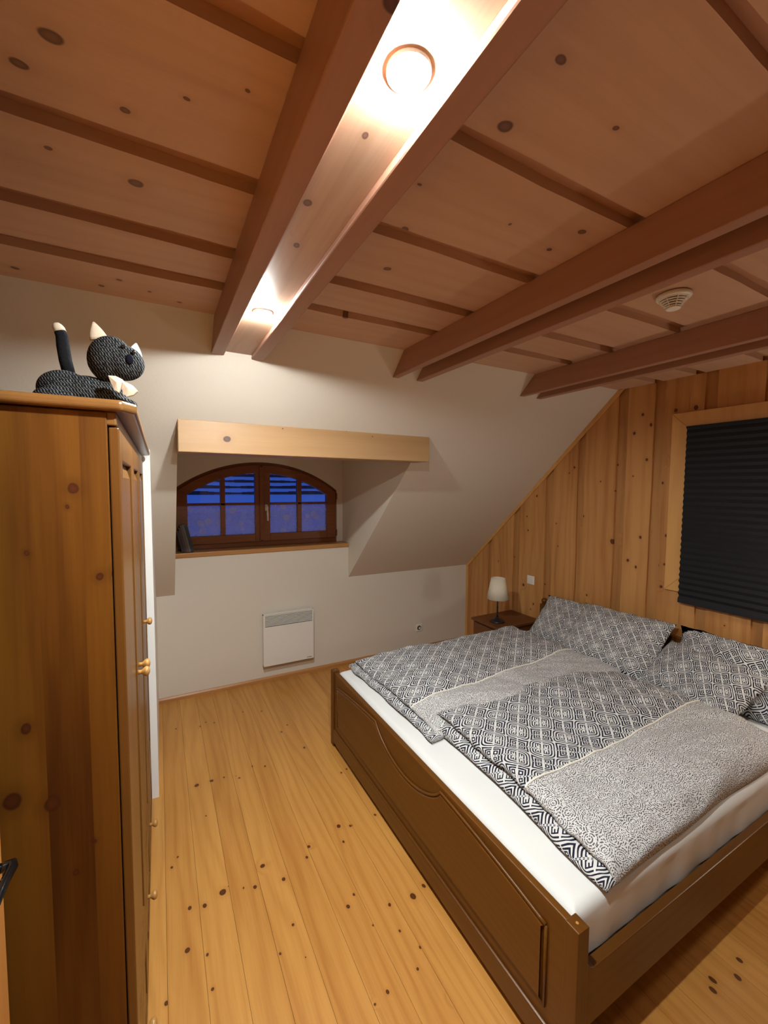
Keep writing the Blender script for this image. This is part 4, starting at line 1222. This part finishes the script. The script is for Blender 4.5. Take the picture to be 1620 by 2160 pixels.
lx, ly = 2.590, 2.700
t = thing('table_lamp', 'table lamp with pleated cream shade and thin black stem on the nightstand', 'lamp', (lx, ly, NZ))
bm = nb(); lathe(bm, lx, ly, NZ, [(0.064, 0.0005), (0.066, 0.006), (0.058, 0.014), (0.030, 0.024), (0.016, 0.036), (0.011, 0.045)], 28)
finish('base', bm, 'black_metal', t, smooth=True)
bm = nb(); lathe(bm, lx, ly, NZ, [(0.010, 0.044), (0.007, 0.06), (0.0065, 0.12), (0.009, 0.127), (0.0065, 0.134), (0.0055, 0.34)], 16)
finish('stem', bm, 'black_metal', t, smooth=True)
bm = nb()
lathe(bm, lx, ly, NZ, [(0.094, 0.205), (0.060, 0.385)], 96, uv=True)
bm.faces.ensure_lookup_table()
for f in [f for f in bm.faces if len(f.verts) > 4]: bm.faces.remove(f)
o = finish('lamp_shade', bm, 'shade', t, smooth=True)
sd = o.modifiers.new('solid', 'SOLIDIFY'); sd.thickness = 0.002

# ------------------------------------------------------------------ books leaning on the sill
bz = ZS + 0.0365
bk_m = [plain('black book cover', (0.012, 0.011, 0.013), 0.45), plain('grey green book cover', (0.11, 0.11, 0.10), 0.5), plain('dark brown book cover', (0.09, 0.065, 0.05), 0.5), plain('charcoal book cover', (0.022, 0.022, 0.03), 0.4), plain('dark red book cover', (0.06, 0.02, 0.02), 0.5)]
books = [(0.000, 0.020, 0.165, 0, 'black book against the left cheek of the window sill, leftmost in the row'),
         (0.021, 0.013, 0.195, 4, 'thin dark red book leaning on the sill, second from the left'),
         (0.035, 0.014, 0.215, 2, 'brown book leaning on the sill, between the red and the grey green one'),
         (0.050, 0.015, 0.222, 1, 'grey green book leaning on the sill beside the rightmost one'),
         (0.066, 0.022, 0.212, 3, 'charcoal book leaning on the sill, rightmost and nearest the window glass')]
lean = math.radians(13)
for off, th, hh, mi, lab in books:
    t = thing('book', lab, 'book', (0.145 + off, YB + 0.07, bz), 'books leaning on the window sill')
    Rm = Matrix.Rotation(-lean, 4, 'Y')
    ox = 0.150 + off / math.cos(lean)
    def place(bm):
        for v in bm.verts: v.co = Rm @ v.co
        for v in bm.verts: v.co += Vector((ox, YB + 0.015, bz + th * math.sin(lean)))
        return bm
    bm = nb(); dp = 0.115
    box(bm, 0, 0.002, 0, dp, 0, hh); box(bm, th - 0.002, th, 0, dp, 0, hh); box(bm, 0, th, -0.0015, 0.0015, 0, hh)
    finish('book_cover', place(bm), bk_m[mi], t)
    bm = nb(); box(bm, 0.0022, th - 0.0022, 0.002, dp - 0.004, 0.003, hh - 0.004)
    finish('pages', place(bm), 'paper', t)

# ------------------------------------------------------------------ outside, seen through the dormer panes
tag(finish('snowy_ground', bx(-14, 16, 6.0, 30, -2.6, -2.5), 'snow', loc=(0, 10, -2.5)), 'blue dusk snow on the ground outside the window', 'snow')
rf = thing('neighbour_house', 'snowy neighbouring roof with dark rows of shingle seen through the window', 'house', (1.0, 9.0, -2.5))
bm = nb()
prism(bm, [(8.0, 1.30), (12.2, 4.6), (12.2, 4.5), (8.0, 1.20)], -7, 9, 0)
finish('roof_snow', bm, 'snow', rf)
bm = nb()
for i in range(9):
    z = 1.545 + i * 0.115
    y = 8.0 + (z - 1.30) * 4.2 / 3.3
    for k in range(150):
        xx = -6.9 + k * 0.1
        h0 = 0.060 + 0.060 * noise.noise(Vector((xx * 1.3, i * 3.3, 0))) + 0.02 * noise.noise(Vector((xx * 5, i * 3.3, 2)))
        if h0 < 0.012: continue
        box(bm, xx, xx + 0.1, y - 0.035, y + 0.02, z - h0 * 0.5, z + h0 * 0.5)
finish('shingle_rows', bm, 'shingle', rf)
finish('house_wall', bx(-6.5, 8.5, 8.5, 12.0, -2.5, 1.20), 'snow', rf)

for o in bpy.data.objects:
    if '_org' in o: del o['_org']
